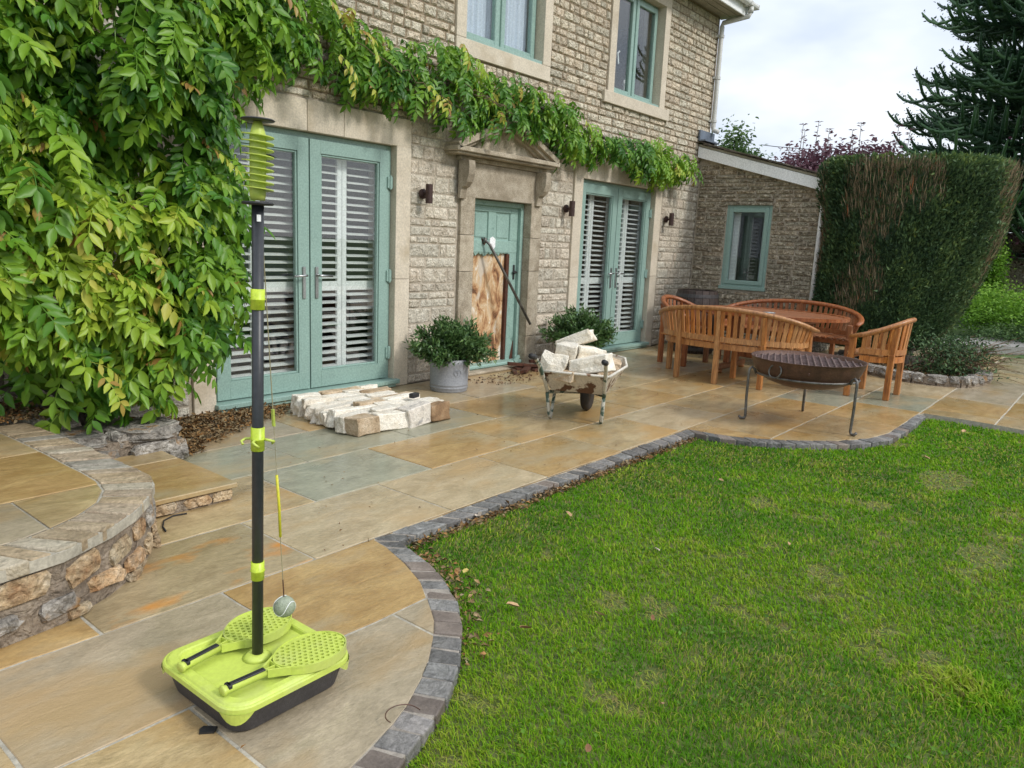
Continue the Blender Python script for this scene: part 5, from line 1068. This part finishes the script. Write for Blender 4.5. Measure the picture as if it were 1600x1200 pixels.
tint = np.clip(.39+.26*yel_area+.28*yel+nr.normal(0, .13, len(x))-.5*depth, 0, .9); r_ = nr.random(len(x)); tint[r_ < .02] = .95; tint[r_ < .006] = 1
Pm = np.stack([x, y, z], 1); sc1 = nr.uniform(.62, 1.15, len(x))
# band over the doors
x, z = scatter(BAND, 330, 0, 0, nr, .03)
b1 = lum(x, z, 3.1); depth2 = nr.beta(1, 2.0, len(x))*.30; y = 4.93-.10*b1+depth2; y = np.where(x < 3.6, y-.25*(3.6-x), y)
d2 = np.stack([nr.normal(.1, .6, len(x)), -nr.uniform(.2, .9, len(x)), -nr.uniform(.1, 1.0, len(x))], 1); u2 = np.stack([nr.normal(0, .35, len(x)), -nr.uniform(.1, .6, len(x)), np.ones(len(x))], 1)
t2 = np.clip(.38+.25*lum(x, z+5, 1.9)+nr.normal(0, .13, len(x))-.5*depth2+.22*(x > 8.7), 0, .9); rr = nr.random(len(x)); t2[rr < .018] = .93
P = np.concatenate([Pm, np.stack([x, y, z], 1)]); D = np.concatenate([d, d2]); U = np.concatenate([upn, u2]); T = np.concatenate([tint, t2]); SC = np.concatenate([sc1, nr.uniform(.6, .9, len(x))])
# yellow trailing sprays seen in front
ext = [(3.55, 4.72, 3.02), (3.68, 4.70, 2.95), (3.80, 4.70, 2.86), (3.86, 4.70, 2.84), (3.62, 4.72, 2.66), (3.70, 4.72, 2.60), (4.55, 4.74, 2.62), (4.66, 4.74, 2.55), (5.02, 4.8, 3.06), (1.62, 4.15, .66), (1.66, 4.15, .60), (5.95, 4.72, 2.76)]
E_ = np.array(ext); P = np.concatenate([P, E_]); D = np.concatenate([D, np.array([.7, -.45, -.35])+nr.normal(0, .3, (len(E_), 3))]); U = np.concatenate([U, np.tile([[.1, -.7, .8]], (len(E_), 1))]); T = np.concatenate([T, np.full(len(E_), .93)]); SC = np.concatenate([SC, np.full(len(E_), .72)])
A = rotm(D, U); ID = nr.integers(0, 8, len(P)); ID[-len(E_):] = nr.integers(0, 8, len(E_))
dist = np.linalg.norm(P-np.array([0, 0, CAMZ]), axis=1)+np.where(P[:, 0] < .9, 9, 0)+np.concatenate([depth*12, depth2*12, np.zeros(len(E_))])-np.concatenate([np.zeros(len(P)-len(E_)), np.full(len(E_), 5)])
order = np.argsort(dist); first = set(order[:300].tolist())
LM = {}
for i in order[:300]:
    q = min(int(T[i]*6), 5); key = (int(ID[i]), q)
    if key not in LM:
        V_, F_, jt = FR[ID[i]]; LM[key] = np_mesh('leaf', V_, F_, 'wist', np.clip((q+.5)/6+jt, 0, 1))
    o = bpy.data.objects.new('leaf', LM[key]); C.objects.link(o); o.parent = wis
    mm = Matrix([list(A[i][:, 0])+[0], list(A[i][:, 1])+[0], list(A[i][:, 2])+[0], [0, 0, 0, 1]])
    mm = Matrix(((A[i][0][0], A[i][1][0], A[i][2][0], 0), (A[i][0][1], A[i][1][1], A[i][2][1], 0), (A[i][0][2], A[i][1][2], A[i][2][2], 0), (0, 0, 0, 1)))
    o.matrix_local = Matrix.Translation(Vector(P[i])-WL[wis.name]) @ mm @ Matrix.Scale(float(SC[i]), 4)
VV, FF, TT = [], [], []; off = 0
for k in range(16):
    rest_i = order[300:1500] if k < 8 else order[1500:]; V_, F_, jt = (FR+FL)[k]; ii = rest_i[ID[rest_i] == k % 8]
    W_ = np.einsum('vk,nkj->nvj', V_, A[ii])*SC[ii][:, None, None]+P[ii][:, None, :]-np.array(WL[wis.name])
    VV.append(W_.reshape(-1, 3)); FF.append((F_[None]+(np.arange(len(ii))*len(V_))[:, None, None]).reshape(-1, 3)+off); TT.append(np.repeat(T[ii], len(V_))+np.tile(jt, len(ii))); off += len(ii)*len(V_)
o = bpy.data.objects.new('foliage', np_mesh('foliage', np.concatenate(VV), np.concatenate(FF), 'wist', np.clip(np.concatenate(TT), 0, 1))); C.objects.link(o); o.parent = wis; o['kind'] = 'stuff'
print('wisteria fronds', len(P))
def wob(a, b, n, amp, seed):
    r = random.Random(seed); a, b = Vector(a), Vector(b); return [a+(b-a)*i/n+Vector((r.gauss(0, amp), r.gauss(0, amp*.5), r.gauss(0, amp)))*(0 < i < n) for i in range(n+1)]
M().tube([(1.90, 4.75, .0), (1.84, 4.76, .22), (1.70, 4.82, .40), (1.50, 4.9, .55), (1.35, 4.95, .95), (1.5, 5.0, 1.6), (1.9, 5.05, 2.3), (2.5, 5.05, 2.7)], [.075, .06, .05, .045, .042, .04, .035, .03], 10).jit(.008, 12).build('trunk', 'bark', wis, smooth=True)
for i, (a, b, r_) in enumerate([((1.72, 4.80, .25), (.9, 4.9, .9), .03), ((1.45, 4.9, .6), (.6, 5.0, 1.6), .03), ((1.3, 4.9, .5), (.8, 4.8, .3), .022), ((2.4, 5.05, 2.68), (6.0, 5.05, 2.78), .028), ((6.0, 5.05, 2.78), (9.7, 5.08, 2.55), .018), ((1.9, 5.0, 2.2), (2.6, 5.0, 1.6), .018), ((1.6, 5, 1.7), (2.4, 4.9, 1.0), .016), ((4.9, 4.95, 2.75), (5.7, 4.82, 2.62), .004), ((3.9, 4.8, 2.8), (4.9, 4.75, 2.5), .004), ((5.1, 4.8, 2.72), (5.75, 4.78, 2.56), .004)]):
    M().tube(wob(a, b, 14, .035 if r_ > .01 else .015, i), r_, 7).build('branch', 'bark' if r_ > .01 else 'yewtwig', wis, smooth=True)

# ---- clipped yew, wider at the top
yw = thing('yew_hedge', 'tall dark clipped yew, flat-topped and tapering down, with brown bare patches', 'hedge', (11.1, 2.12, 0), world_parts=True)
YC = np.array([11.0, 2.36]); vx = np.array([math.cos(-YAW), math.sin(-YAW)]); vd = np.array([math.sin(YAW), math.cos(YAW)])
def yr(z, ang):   # radius at height z, by direction (along the view right vx / depth vd)
    t = np.clip((z-.25)/2.4, 0, 1); rr = .68+.51*t**.42+.03*np.sin(ang*3+z*2)
    return rr*np.where(z > 2.42, np.sqrt(np.clip(1-((z-2.42)/.18)**2*.2, .1, 1)), 1)
ZT = 2.60
m = M(); zz = np.linspace(.22, ZT-.04, 14); n = 40
for z in zz:
    for k in range(n):
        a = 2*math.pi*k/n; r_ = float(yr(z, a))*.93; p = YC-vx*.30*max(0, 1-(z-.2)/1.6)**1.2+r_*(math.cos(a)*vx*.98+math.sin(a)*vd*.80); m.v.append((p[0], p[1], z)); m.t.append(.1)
for i in range(13):
    for k in range(n): m.f.append((i*n+k, i*n+(k+1) % n, (i+1)*n+(k+1) % n, (i+1)*n+k))
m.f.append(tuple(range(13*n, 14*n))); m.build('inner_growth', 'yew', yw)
k = 78000; ang = nr.uniform(0, 2*math.pi, k); z = .22+(ZT-.22)*nr.power(1.25, k); front = (np.sin(ang) < .35) | (nr.random(k) < .3); ang, z = ang[front], z[front]; k = len(z)
bare = np.array([noise.noise(Vector((a*2.2, b*.75, 1.7)))+.5*noise.noise(Vector((a*5.5, b*1.6, 7))) for a, b in zip(ang, z)])
bare += .28*np.exp(-((ang-3.9)**2/.25+(z-1.4)**2/1.2)) + .10*(z > 2.1)
r_ = yr(z, ang)*(1.0-.08*nr.random(k)**1.5+.02*nr.normal(0, 1, k))
isb = bare > .30; r_ = np.where(isb, r_-.02, r_)
pos = np.concatenate([YC-(.30*np.clip(1-(z-.2)/1.6, 0, 1)**1.2)[:, None]*vx+(r_*np.cos(ang))[:, None]*vx*.98+(r_*np.sin(ang))[:, None]*vd*.80, z[:, None]], 1)
outd = np.concatenate([np.cos(ang)[:, None]*vx+np.sin(ang)[:, None]*vd, np.zeros((k, 1))], 1)
dd = outd*nr.uniform(.1, 1.0, k)[:, None]+nr.normal(0, .45, (k, 3))+np.array([0, 0, .8]); dd /= np.linalg.norm(dd, axis=1)[:, None]
keep = ~isb | (nr.random(k) < .42)
hv = np.array([noise.noise(Vector((a*4, b*3, 5))) for a, b in zip(ang, z)])
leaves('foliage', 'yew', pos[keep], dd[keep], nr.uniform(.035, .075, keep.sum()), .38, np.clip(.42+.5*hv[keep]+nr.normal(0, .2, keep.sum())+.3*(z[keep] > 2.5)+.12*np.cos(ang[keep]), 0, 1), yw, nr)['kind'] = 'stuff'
tk = 300000 and 60000
bi = np.where(isb)[0]; bi = bi[nr.integers(0, len(bi), 6500)]
pb = pos[bi]+nr.normal(0, .02, (len(bi), 3)); pb[:, 2] = np.minimum(pb[:, 2], ZT-.14-.08*nr.random(len(bi))); db = np.stack([nr.normal(0, .16, len(bi)), nr.normal(0, .16, len(bi)), np.ones(len(bi))], 1)+outd[bi]*.25; db /= np.linalg.norm(db, axis=1)[:, None]
leaves('bare_twigs', 'yewtwig', pb, db, nr.uniform(.06, .20, len(bi)), .05, np.where(nr.random(len(bi)) < .015, 1., nr.uniform(0, .9, len(bi))), yw, nr)['kind'] = 'stuff'
for i in range(7): M().tube(wob((10.75+.15*math.cos(i*2), 2.25+.15*math.sin(i*2.3), 0), (10.85+.25*math.cos(i*2), 2.3+.25*math.sin(i*2.3), .7), 5, .03, i), .04, 7).build('stem', 'bark', yw, smooth=True)
# dead twiggy skirt at the hedge foot
m = M(); r3 = random.Random(9)
for i in range(190):
    a = Vector((r3.uniform(10.2, 10.75), r3.uniform(1.25, 1.9), r3.uniform(.03, .25))); b = a+Vector((r3.uniform(-.5, .25), r3.uniform(-.5, .25), r3.uniform(-.05, .35))); m.tube([a, (a+b)/2+Vector((0, 0, .05)), b], [.006, .004, .002], 4, cap=False)
m.build('dead_branches', 'twig', yw)['kind'] = 'stuff'
k = 2600; pos = np.stack([nr.normal(10.25, .28, k), nr.normal(1.55, .22, k), nr.uniform(.05, .50, k)], 1); dd = nr.normal(0, 1, (k, 3)); dd /= np.linalg.norm(dd, axis=1)[:, None]
leaves('low_foliage', 'yew', pos, dd, nr.uniform(.03, .07, k), .4, nr.uniform(0, .8, k), yw, nr, zmin=.03)['kind'] = 'stuff'

# ---- monkey puzzle tree
def inst_tube(V, F, T, pts, rad, n, tint):
    o = len(V)
    mm = M(); mm.tube(pts, rad, n, cap=False); V += [tuple(v) for v in mm.v]; F += [tuple(i+o for i in f) for f in mm.f]; T += [tint]*len(mm.v)
mk = thing('monkey_puzzle_tree', 'tall dark monkey puzzle tree with upcurled spiky branches behind the hedge', 'tree', (23.6, 1.2, 0), world_parts=True)
M().tube([(23.6, 1.2, 0), (23.65, 1.2, 4), (23.6, 1.25, 8), (23.6, 1.2, 12)], [.32, .28, .20, .08], 12).build('trunk', 'bark', mk, smooth=True)
V, F, T = [], [], []; r3 = random.Random(4); segs = []
for lev in range(26):
    z0 = 2.0+lev*.38; Lm = 4.6-max(0, z0-3)*.27
    nb = 11
    for j in range(nb):
        a = r3.uniform(0, 6.28); d = Vector((math.cos(a), math.sin(a), 0)); L = Lm*r3.uniform(.75, 1.05); b = Vector((23.6, 1.2, z0+r3.uniform(-.2, .2)))
        if (d.x > .55): continue
        main = []
        for i in range(8): t = i/7; main.append(b+d*L*t+Vector((0, 0, -.9*t*L*.22+.75*t**3*L*.22)))
        inst_tube(V, F, T, main, [.075-.025*i/7 for i in range(8)], 6, .2); segs.append((main, .085))
        side = Vector((-d.y, d.x, 0))
        for i in range(17):
            t = .2+.8*i/16; p = b+d*L*t+Vector((0, 0, -.9*t*L*.22+.75*t**3*L*.22)); s_ = 1 if i % 2 else -1; l = L*.36*r3.uniform(.65, 1.1)*(1.25-t*.75)+.2
            dr = (d*.8+side*s_*.75).normalized(); up = r3.uniform(.2, .6)
            q = [p+dr*l*u+Vector((0, 0, -.12*l*math.sin(u*3.1)+up*l*u**3*.8)) for u in (0, .25, .5, .75, .92, 1.0)]; inst_tube(V, F, T, q, [.036, .038, .038, .036, .03, .015], 5, r3.uniform(.2, .9)); segs.append((q, .05))
me_ = np_mesh('branches', np.array(V)-np.array(WL[mk.name]), np.array(F), 'mpuz', np.array(T)); o = bpy.data.objects.new('branches', me_); C.objects.link(o); o.parent = mk; o['kind'] = 'stuff'
# overlapping scale leaves along the branches
PP, DD = [], []
for q, rad in segs:
    for a, b in zip(q, q[1:]):
        L = (b-a).length; ax = (b-a)/L; u = ax.orthogonal().normalized(); w = ax.cross(u); n = max(2, int(L/.028))
        for i in range(n):
            th = r3.uniform(0, 6.28); o_ = math.cos(th)*u+math.sin(th)*w; PP.append(tuple(a+ax*L*r3.random()+o_*rad*.8)); DD.append(tuple((o_*.9+ax*.75).normalized()))
PP, DD = np.array(PP), np.array(DD); kk = min(len(PP), 125000); sel = nr.permutation(len(PP))[:kk]
leaves('scale_leaves', 'mpuz', PP[sel], DD[sel], nr.uniform(.05, .09, kk), .5, np.clip(nr.uniform(.1, .8, kk)+.4*np.maximum(0, [noise.noise(Vector(p)*.8) for p in PP[sel]]), 0, 1), mk, nr)['kind'] = 'stuff'
print('mp leaves', kk)

# ---- other trees and shrubs
def tree(name, label, cat, loc, crown, cr, mt, nl, ls, trunk_r, seed, tall=0, group=None, open_=.0, wr=.5):
    t = thing(name, label, cat, loc, 0, group); nr2 = np.random.default_rng(seed); r = random.Random(seed); c = Vector(crown)
    if trunk_r: M().tube([(0, 0, -.1), (c.x*.3, c.y*.3, c.z*.5), (c.x, c.y, c.z)], [trunk_r, trunk_r*.7, trunk_r*.3], 8).build('trunk', 'bark', t, smooth=True)
    br = M(); cl = []; nb = 34
    for i in range(nb):
        d = Vector((r.gauss(0, 1), r.gauss(0, 1), r.gauss(0, 1))).normalized(); p = Vector((c.x+d.x*cr[0]*r.uniform(.45, 1), c.y+d.y*cr[1]*r.uniform(.45, 1), c.z+d.z*cr[2]*r.uniform(.3, 1))); cl.append(p)
        b0 = Vector((c.x, c.y, c.z-cr[2]*.7)); br.tube([b0, (b0+p)/2+Vector((0, 0, -.05*cr[2])), p], [trunk_r*.35+.01, trunk_r*.2+.006, .005], 5, cap=False)
    if trunk_r: br.build('limbs', 'bark', t)['kind'] = 'stuff'
    ci = nr2.integers(0, nb, nl); cp = np.array([tuple(p) for p in cl])[ci]; sp_ = np.array(cr)*(.34-.12*open_)
    P0 = cp+nr2.normal(0, 1, (nl, 3))*sp_*.75; D0 = nr2.normal(0, 1, (nl, 3)); D0[:, 2] = D0[:, 2]*.5-.1; D0 /= np.linalg.norm(D0, axis=1)[:, None]
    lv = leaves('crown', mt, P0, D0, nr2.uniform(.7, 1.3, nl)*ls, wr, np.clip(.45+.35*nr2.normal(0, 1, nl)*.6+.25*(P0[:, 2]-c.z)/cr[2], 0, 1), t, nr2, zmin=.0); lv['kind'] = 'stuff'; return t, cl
pt, _ = tree('copper_leaved_tree', 'purple-leaved tree with upright whippy shoots behind the lean-to roof', 'tree', (21.5, 6.4, 0), (0, 0, 3.1), (1.9, 1.9, 1.0), 'purple', 12000, .14, .10, 3, open_=.6)
m = M(); r3 = random.Random(12); PP, DD = [], []
for i in range(15):
    off_ = (i-7)*.21+r3.uniform(-.1, .1); b = Vector((off_*math.cos(YAW), -off_*math.sin(YAW), 3.4)); tp = b+Vector((r3.uniform(-.1, .1), r3.uniform(-.1, .1), r3.uniform(.7, 1.45))); m.tube([b, tp], [.012, .006], 4)
    for k in range(16):
        q = b+(tp-b)*(r3.random()**.8); PP.append(tuple(q)); a = r3.uniform(0, 6.28); DD.append((math.cos(a)*.95, math.sin(a)*.95, .15))
    for k in range(4): a = k*1.6; PP.append(tuple(tp)); DD.append((math.cos(a)*.97, math.sin(a)*.97, .1))
m.build('shoots', 'twig', pt)['kind'] = 'stuff'; leaves('shoot_leaves', 'purple', np.array(PP), np.array(DD), np.full(len(PP), .13), .5, nr.uniform(.1, .8, len(PP)), pt, nr)['kind'] = 'stuff'
tree('garden_tree', 'distant grey-green tree rising over the lean-to ridge beside the downpipe', 'tree', (24.6, 10.9, 0), (0, 0, 3.9), (1.5, 1.0, 1.15), 'fargreen', 14000, .15, .14, 5, open_=.3)
tree('shrub', 'bright green rounded shrub beyond the path at the right edge', 'shrub', (17.9, 1.5, 0), (0, 0, .42), (1.5, 1.5, .5), 'lightgreen', 16000, .07, 0, 7)
tree('shrub', 'pale variegated shrub standing up behind the bright green bush', 'shrub', (18.9, 2.45, 0), (0, 0, 1.1), (.3, .3, .85), 'lightgreen', 7000, .07, .05, 8)
tree('dark_tree', 'dark copper tree with bare stems at the right edge behind the hedge', 'tree', (21.8, .9, 0), (0, 0, 3.0), (1.9, 1.6, 1.7), 'purple', 9000, .15, .18, 9)
tree('low_plant', 'low dark green planting along the far side of the path', 'plant', (16.6, 1.25, 0), (0, 0, .14), (1.2, .8, .16), 'fargreen', 5000, .06, 0, 10)
gw = thing('boundary_wall', 'brown stone boundary wall behind the shrubs at the right edge', 'stone wall', (24.6, 1.5, 0), R(-35))
M().b2(-6, 6, 0, .4, 0, 2.15).build('wall_core', 'mortar', gw)
m = M(); z = 0; r3 = random.Random(3)
for (x_, z_, w_, h_) in courses(-6, 6, 0, 2.15, lambda r, z: r.uniform(.10, .16), lambda r, z: r.uniform(.2, .5), [], 21):
    u = r3.choice(UN); m.add([(x_+p[0]*w_, -.002+p[1]*.03, z_+p[2]*h_) for p in u.v], u.f, r3.random())
m.build('stonework', 'stone_lean', gw)['kind'] = 'stuff'
tag(M().prism([(13.5, 3.4), (14.3, 1.9), (15.6, .9), (17.2, .2), (22, -1), (22, .9), (17.5, 1.5), (15.6, 2.2), (14.8, 3.4)], -.11, .02).build('gravel_path', 'gravel'), None, kind='structure')
tag(M().tube([(25.4, 10.3, 4.92), (25.7, 9.9, 4.88), (26, 9.0, 4.80), (27, 6.0, 4.62), (28, 0, 4.5)], .012, 5).build('overhead_wire', 'black', None), 'upper thin overhead wire crossing the sky behind the lean-to', 'wire')
tag(M().tube([(25.4, 10.3, 4.42), (25.7, 9.9, 4.40), (26, 9.0, 4.34), (27, 6.0, 4.22), (28, 0, 4.1)], .012, 5).build('overhead_wire', 'black', None), 'lower thin overhead wire just above the lean-to roof', 'wire')
# garden hedge behind the camera (seen only mirrored in the panes)
tree('boundary_tree', 'broad garden tree behind the viewpoint mirrored in the upper panes', 'tree', (4.5, -14, 0), (0, 0, 4.5), (7, 3, 3.6), 'fargreen', 9000, .5, .3, 30)

# ================================================================== GRASS, LEAVES, LITTER
def gz(px, py): return -.045
ne = 480000; nr = np.random.default_rng(2)
# density falls off with distance so blades stay about the same size in the picture
u = nr.random(ne); rad = .55*(9.5/.55)**(u**.86); th = nr.uniform(R(-12), R(100), ne)   # angle from +x
gx = rad*np.cos(th)+.0; gy = rad*np.sin(th); gx += nr.normal(0, .02, ne)
ok = inpoly(gx, gy, LAWN) & (gy > -2.2); gx, gy = gx[ok], gy[ok]
x3, y3 = nr.uniform(1.2, 7.6, 60000), nr.uniform(.0, 2.45, 60000); ok = inpoly(x3, y3, LAWN); gx = np.concatenate([gx, x3[ok]]); gy = np.concatenate([gy, y3[ok]])
gx0, gy0 = gx, gy
def nz2(s, o, x=None, y=None): return np.array([noise.noise(Vector((a*s, b*s, o))) for a, b in zip(gx if x is None else x, gy if y is None else y)])
n1_, n2_, n3_ = nz2(1.1, 1), nz2(4.5, 2), nz2(14, 3)
barep = (n2_*.6+n3_*.45+n1_*.3) > .36
for (bx, by, br_) in ((5.5, .75, .28), (2.55, 1.25, .09), (3.4, .9, .10), (2.1, 1.05, .08), (4.6, .95, .12), (2.9, .35, .10), (4.2, .35, .2)): barep |= ((gx-bx)**2/br_**2+(gy-by)**2/(br_*.55)**2+n3_*.8) < 1
# earth gap along the straight edging
barep |= (gy > 2.372) & (gx > 2.5) & (gx < 5.2)
kp = ~barep | (nr.random(len(gx)) < .62); gx, gy, n1_, n2_, n3_, barep = [a[kp] for a in (gx, gy, n1_, n2_, n3_, barep)]
k = len(gx); dist = np.hypot(gx, gy); h = nr.uniform(.012, .030, k)*(1+.3*n2_)*np.where(barep, .55, 1); w = nr.uniform(.0010, .0022, k)*np.clip(dist/2.3, .9, 3.0); az = nr.uniform(0, 6.28, k)
ln = nr.uniform(.3, 1.3, k)*np.where(barep, 2.2, 1); la = nr.normal(1.0, 1.3, k)+2.5*n1_
tuft = np.exp(-(((gx-2.75)**2+(gy-.22)**2)/.02)); h *= 1+1.3*tuft; w *= 1+.9*tuft
cx, sx = np.cos(az), np.sin(az); lx, ly = np.cos(la)*ln*h, np.sin(la)*ln*h; z0 = np.full(k, -.046)
P0 = np.stack([gx-cx*w, gy-sx*w, z0], 1); P1 = np.stack([gx+cx*w, gy+sx*w, z0], 1); P2 = np.stack([gx-cx*w*.8+lx*.35, gy-sx*w*.8+ly*.35, z0+h*.62], 1); P3_ = np.stack([gx+cx*w*.8+lx*.35, gy+sx*w*.8+ly*.35, z0+h*.62], 1); P4 = np.stack([gx+lx, gy+ly, z0+h*np.clip(1-.3*ln, .12, 1)], 1)
V = np.stack([P0, P1, P2, P3_, P4], 1).reshape(-1, 3); o_ = np.arange(k)[:, None]*5; F = np.concatenate([o_+np.array([[0, 1, 3]]), o_+np.array([[0, 3, 2]]), o_+np.array([[2, 3, 4]])])
ti = np.clip(.46+.55*n1_+.3*n2_+.12*n3_+nr.normal(0, .13, k)+.25*tuft, .0, .88); ti = np.where((barep & (nr.random(k) < .8)) | (nr.random(k) < .05), nr.uniform(.88, 1, k), ti)
ti = np.where(nr.random(k) < np.clip(.75*(-n1_-.05)+.10*(1+3.5*n2_)+.25*np.exp(-((gx-3.6)**2/1.2+(gy-.55)**2/.35)), 0, .6), nr.uniform(.8, 1, k), ti)
gr = bpy.data.objects.new('grass', np_mesh('grass', V, F, 'grassm', np.repeat(ti, 5))); C.objects.link(gr); tag(gr, 'short patchy lawn grass', 'grass', kind='stuff')
print('grass', k)
# clover and broad weeds in the lawn
k = 9000; x3, y3 = nr.uniform(1.3, 6.5, k), nr.uniform(-.5, 2.3, k); cl_ = nz2(3.2, 9, x3, y3) > .18; ok = inpoly(x3, y3, LAWN) & cl_; x3, y3 = x3[ok], y3[ok]; k = len(x3)
dd = nr.normal(0, 1, (k, 3)); dd[:, 2] = abs(dd[:, 2])*.35; dd /= np.linalg.norm(dd, axis=1)[:, None]
leaves('clover', 'lightgreen', np.stack([x3, y3, nr.uniform(-.035, -.015, k)], 1), dd, nr.uniform(.010, .020, k), .8, nr.uniform(0, .5, k), None, nr)['kind'] = 'stuff'
# dry leaf litter
def litter(name, polys, n, seed, zf, size=(.02, .045), mt='litter', lab=None):
    nr3 = np.random.default_rng(seed); X, Y = [], []
    for poly, fr_ in polys:
        a = np.array(poly); x = nr3.uniform(a[:, 0].min(), a[:, 0].max(), int(n*fr_)); y = nr3.uniform(a[:, 1].min(), a[:, 1].max(), int(n*fr_)); ok = inpoly(x+nr3.normal(0, .03, len(x)), y+nr3.normal(0, .03, len(x)), poly); X.append(x[ok]); Y.append(y[ok])
    X, Y = np.concatenate(X), np.concatenate(Y); k = len(X); dd = nr3.normal(0, 1, (k, 3)); dd[:, 2] *= .35; dd /= np.linalg.norm(dd, axis=1)[:, None]
    o = leaves(name, mt, np.stack([X, Y, zf(X, Y, nr3)], 1), dd, nr3.uniform(*size, k), .5, nr3.random(k), None, nr3, zmin=None, fold=.4); tag(o, lab, None, kind='stuff'); return o
litter('leaf_litter', [([(2.14, 4.36), (2.5, 4.50), (2.95, 4.75), (3.30, 4.98), (3.35, 5.17), (2.2, 5.19), (2.12, 4.6)], 2.2), ([(2.1, 4.30), (2.35, 4.34), (2.3, 4.7), (2.12, 4.6)], .5), ([(3.0, 4.7), (3.6, 5.05), (3.3, 5.1)], .25)], 2600, 1, lambda x, y, r: .008+np.abs(r.normal(0, .012, len(x))), lab='dry brown leaf litter gathered at the foot of the wall')
litter('leaf_litter', [([(.2, 4.65), (1.75, 4.58), (1.6, 5.15), (.2, 5.15)], 1.6)], 2600, 2, lambda x, y, r: TZ+.012+np.abs(r.normal(0, .02, len(x))), lab='dry brown leaf litter on the terrace under the climber')
litter('leaf_litter', [([(9.5, 1.35), (10.6, 1.3), (10.9, 2.2), (10.2, 2.6), (9.6, 2.0)], 1.)], 2500, 3, lambda x, y, r: .04+np.abs(r.normal(0, .012, len(x))), lab='dry needles and leaves in the bed under the hedge')
litter('wood_crumbs', [([(5.5, 4.55), (7.6, 4.5), (7.5, 5.0), (5.3, 5.02)], 1.)], 620, 4, lambda x, y, r: .006+0*x, (.012, .04), 'rot_dark', 'rotten wood crumbs scattered on the paving below the front door')
litter('paving_grit', [([(1.4, 1.6), (2.1, 2.3), (2.3, 2.55), (5.2, 2.55), (7.2, 1.5), (8.2, 4.2), (2.2, 4.3), (1.9, 3.3), (.9, 2.6), (.6, 1.5)], 1.)], 210, 6, lambda x, y, r: .004+0*x, (.006, .022), 'litter', 'specks of leaf and grit on the wet paving')
litter('edge_debris', [([(2.30, 2.37), (5.2, 2.365), (5.2, 2.42), (2.25, 2.42)], 1.6), ([(1.75, 1.50), (1.95, 1.68), (2.12, 1.85), (2.27, 2.16), (2.32, 2.35), (2.24, 2.4), (2.14, 2.1), (1.95, 1.8), (1.7, 1.55)], 1.2)], 1100, 5, lambda x, y, r: -.035+np.abs(r.normal(0, .008, len(x))), (.015, .04), lab='pale leaf fragments and grit in the gap beside the edging')
# single fallen leaves
LC = [mat('fallen_leaf_'+n_, two(c), 20, .8, 0) for n_, c in (('tan', (.42, .27, .14)), ('pale', (.62, .52, .42)), ('brown', (.22, .11, .05)), ('yellow', (.50, .40, .12)))]
fl = [((972, 825), 1, .045), ((1160, 795), 1, .03)]
spots = [(3.02, 1.53, 1, .035, 'pale round leaf lying on the open lawn'), (3.10, 2.09, 0, .05, 'curled tan leaf on the grass near the straight edging'), (4.27, 1.77, 0, .035, 'small tan leaf on the lawn right of the centre'), (3.55, 1.10, 0, .03, 'tan leaf curled near a bare patch of lawn'),
         (2.30, 1.38, 0, .045, 'yellow brown leaf lying near the curved setts'), (1.95, .93, 0, .04, 'orange brown leaf low in the near grass'), (2.02, 1.52, 2, .05, 'brown curled leaf caught against the curved edging'), (2.12, 1.66, 0, .06, 'large tan leaf in the gap of the curved edging'),
         (2.42, 1.22, 2, .03, 'dark brown leaf in the middle of the near lawn'), (6.45, .76, 1, .05, 'pale leaf beside the worn patch at the right'), (2.22, 2.0, 3, .04, 'yellowish leaf by the top of the curved edging'), (5.9, .95, 0, .05, 'tan leaf on the far right lawn'), (1.62, .98, 2, .035, 'brown leaf at the near left of the lawn'), (7.1, .9, 0, .06, 'curled tan leaf near the far lawn edge'),
         (2.75, 2.40, 1, .07, 'pale twisted leaf beside the corner of the setts')]
for i, (x, y, c, s_, lb) in enumerate(spots):
    m = M(); n = 8; out_ = [(math.cos(a)*s_*.5, math.sin(a)*s_*.28*(1+.3*math.cos(a)), .25*s_*abs(math.sin(a))+.06*s_*math.cos(2*a)) for a in [2*math.pi*q/n for q in range(n)]]
    m.add([(0, 0, 0)]+out_, [(0, 1+q, 1+(q+1) % n) for q in range(n)]); o = m.build('fallen_leaf', LC[c], None); o.location = (x, y, -.008); o.rotation_euler = (rng.uniform(-.5, .5), rng.uniform(-.5, .5), rng.uniform(0, 6)); tag(o, lb, 'leaf', 'fallen leaves on the lawn')
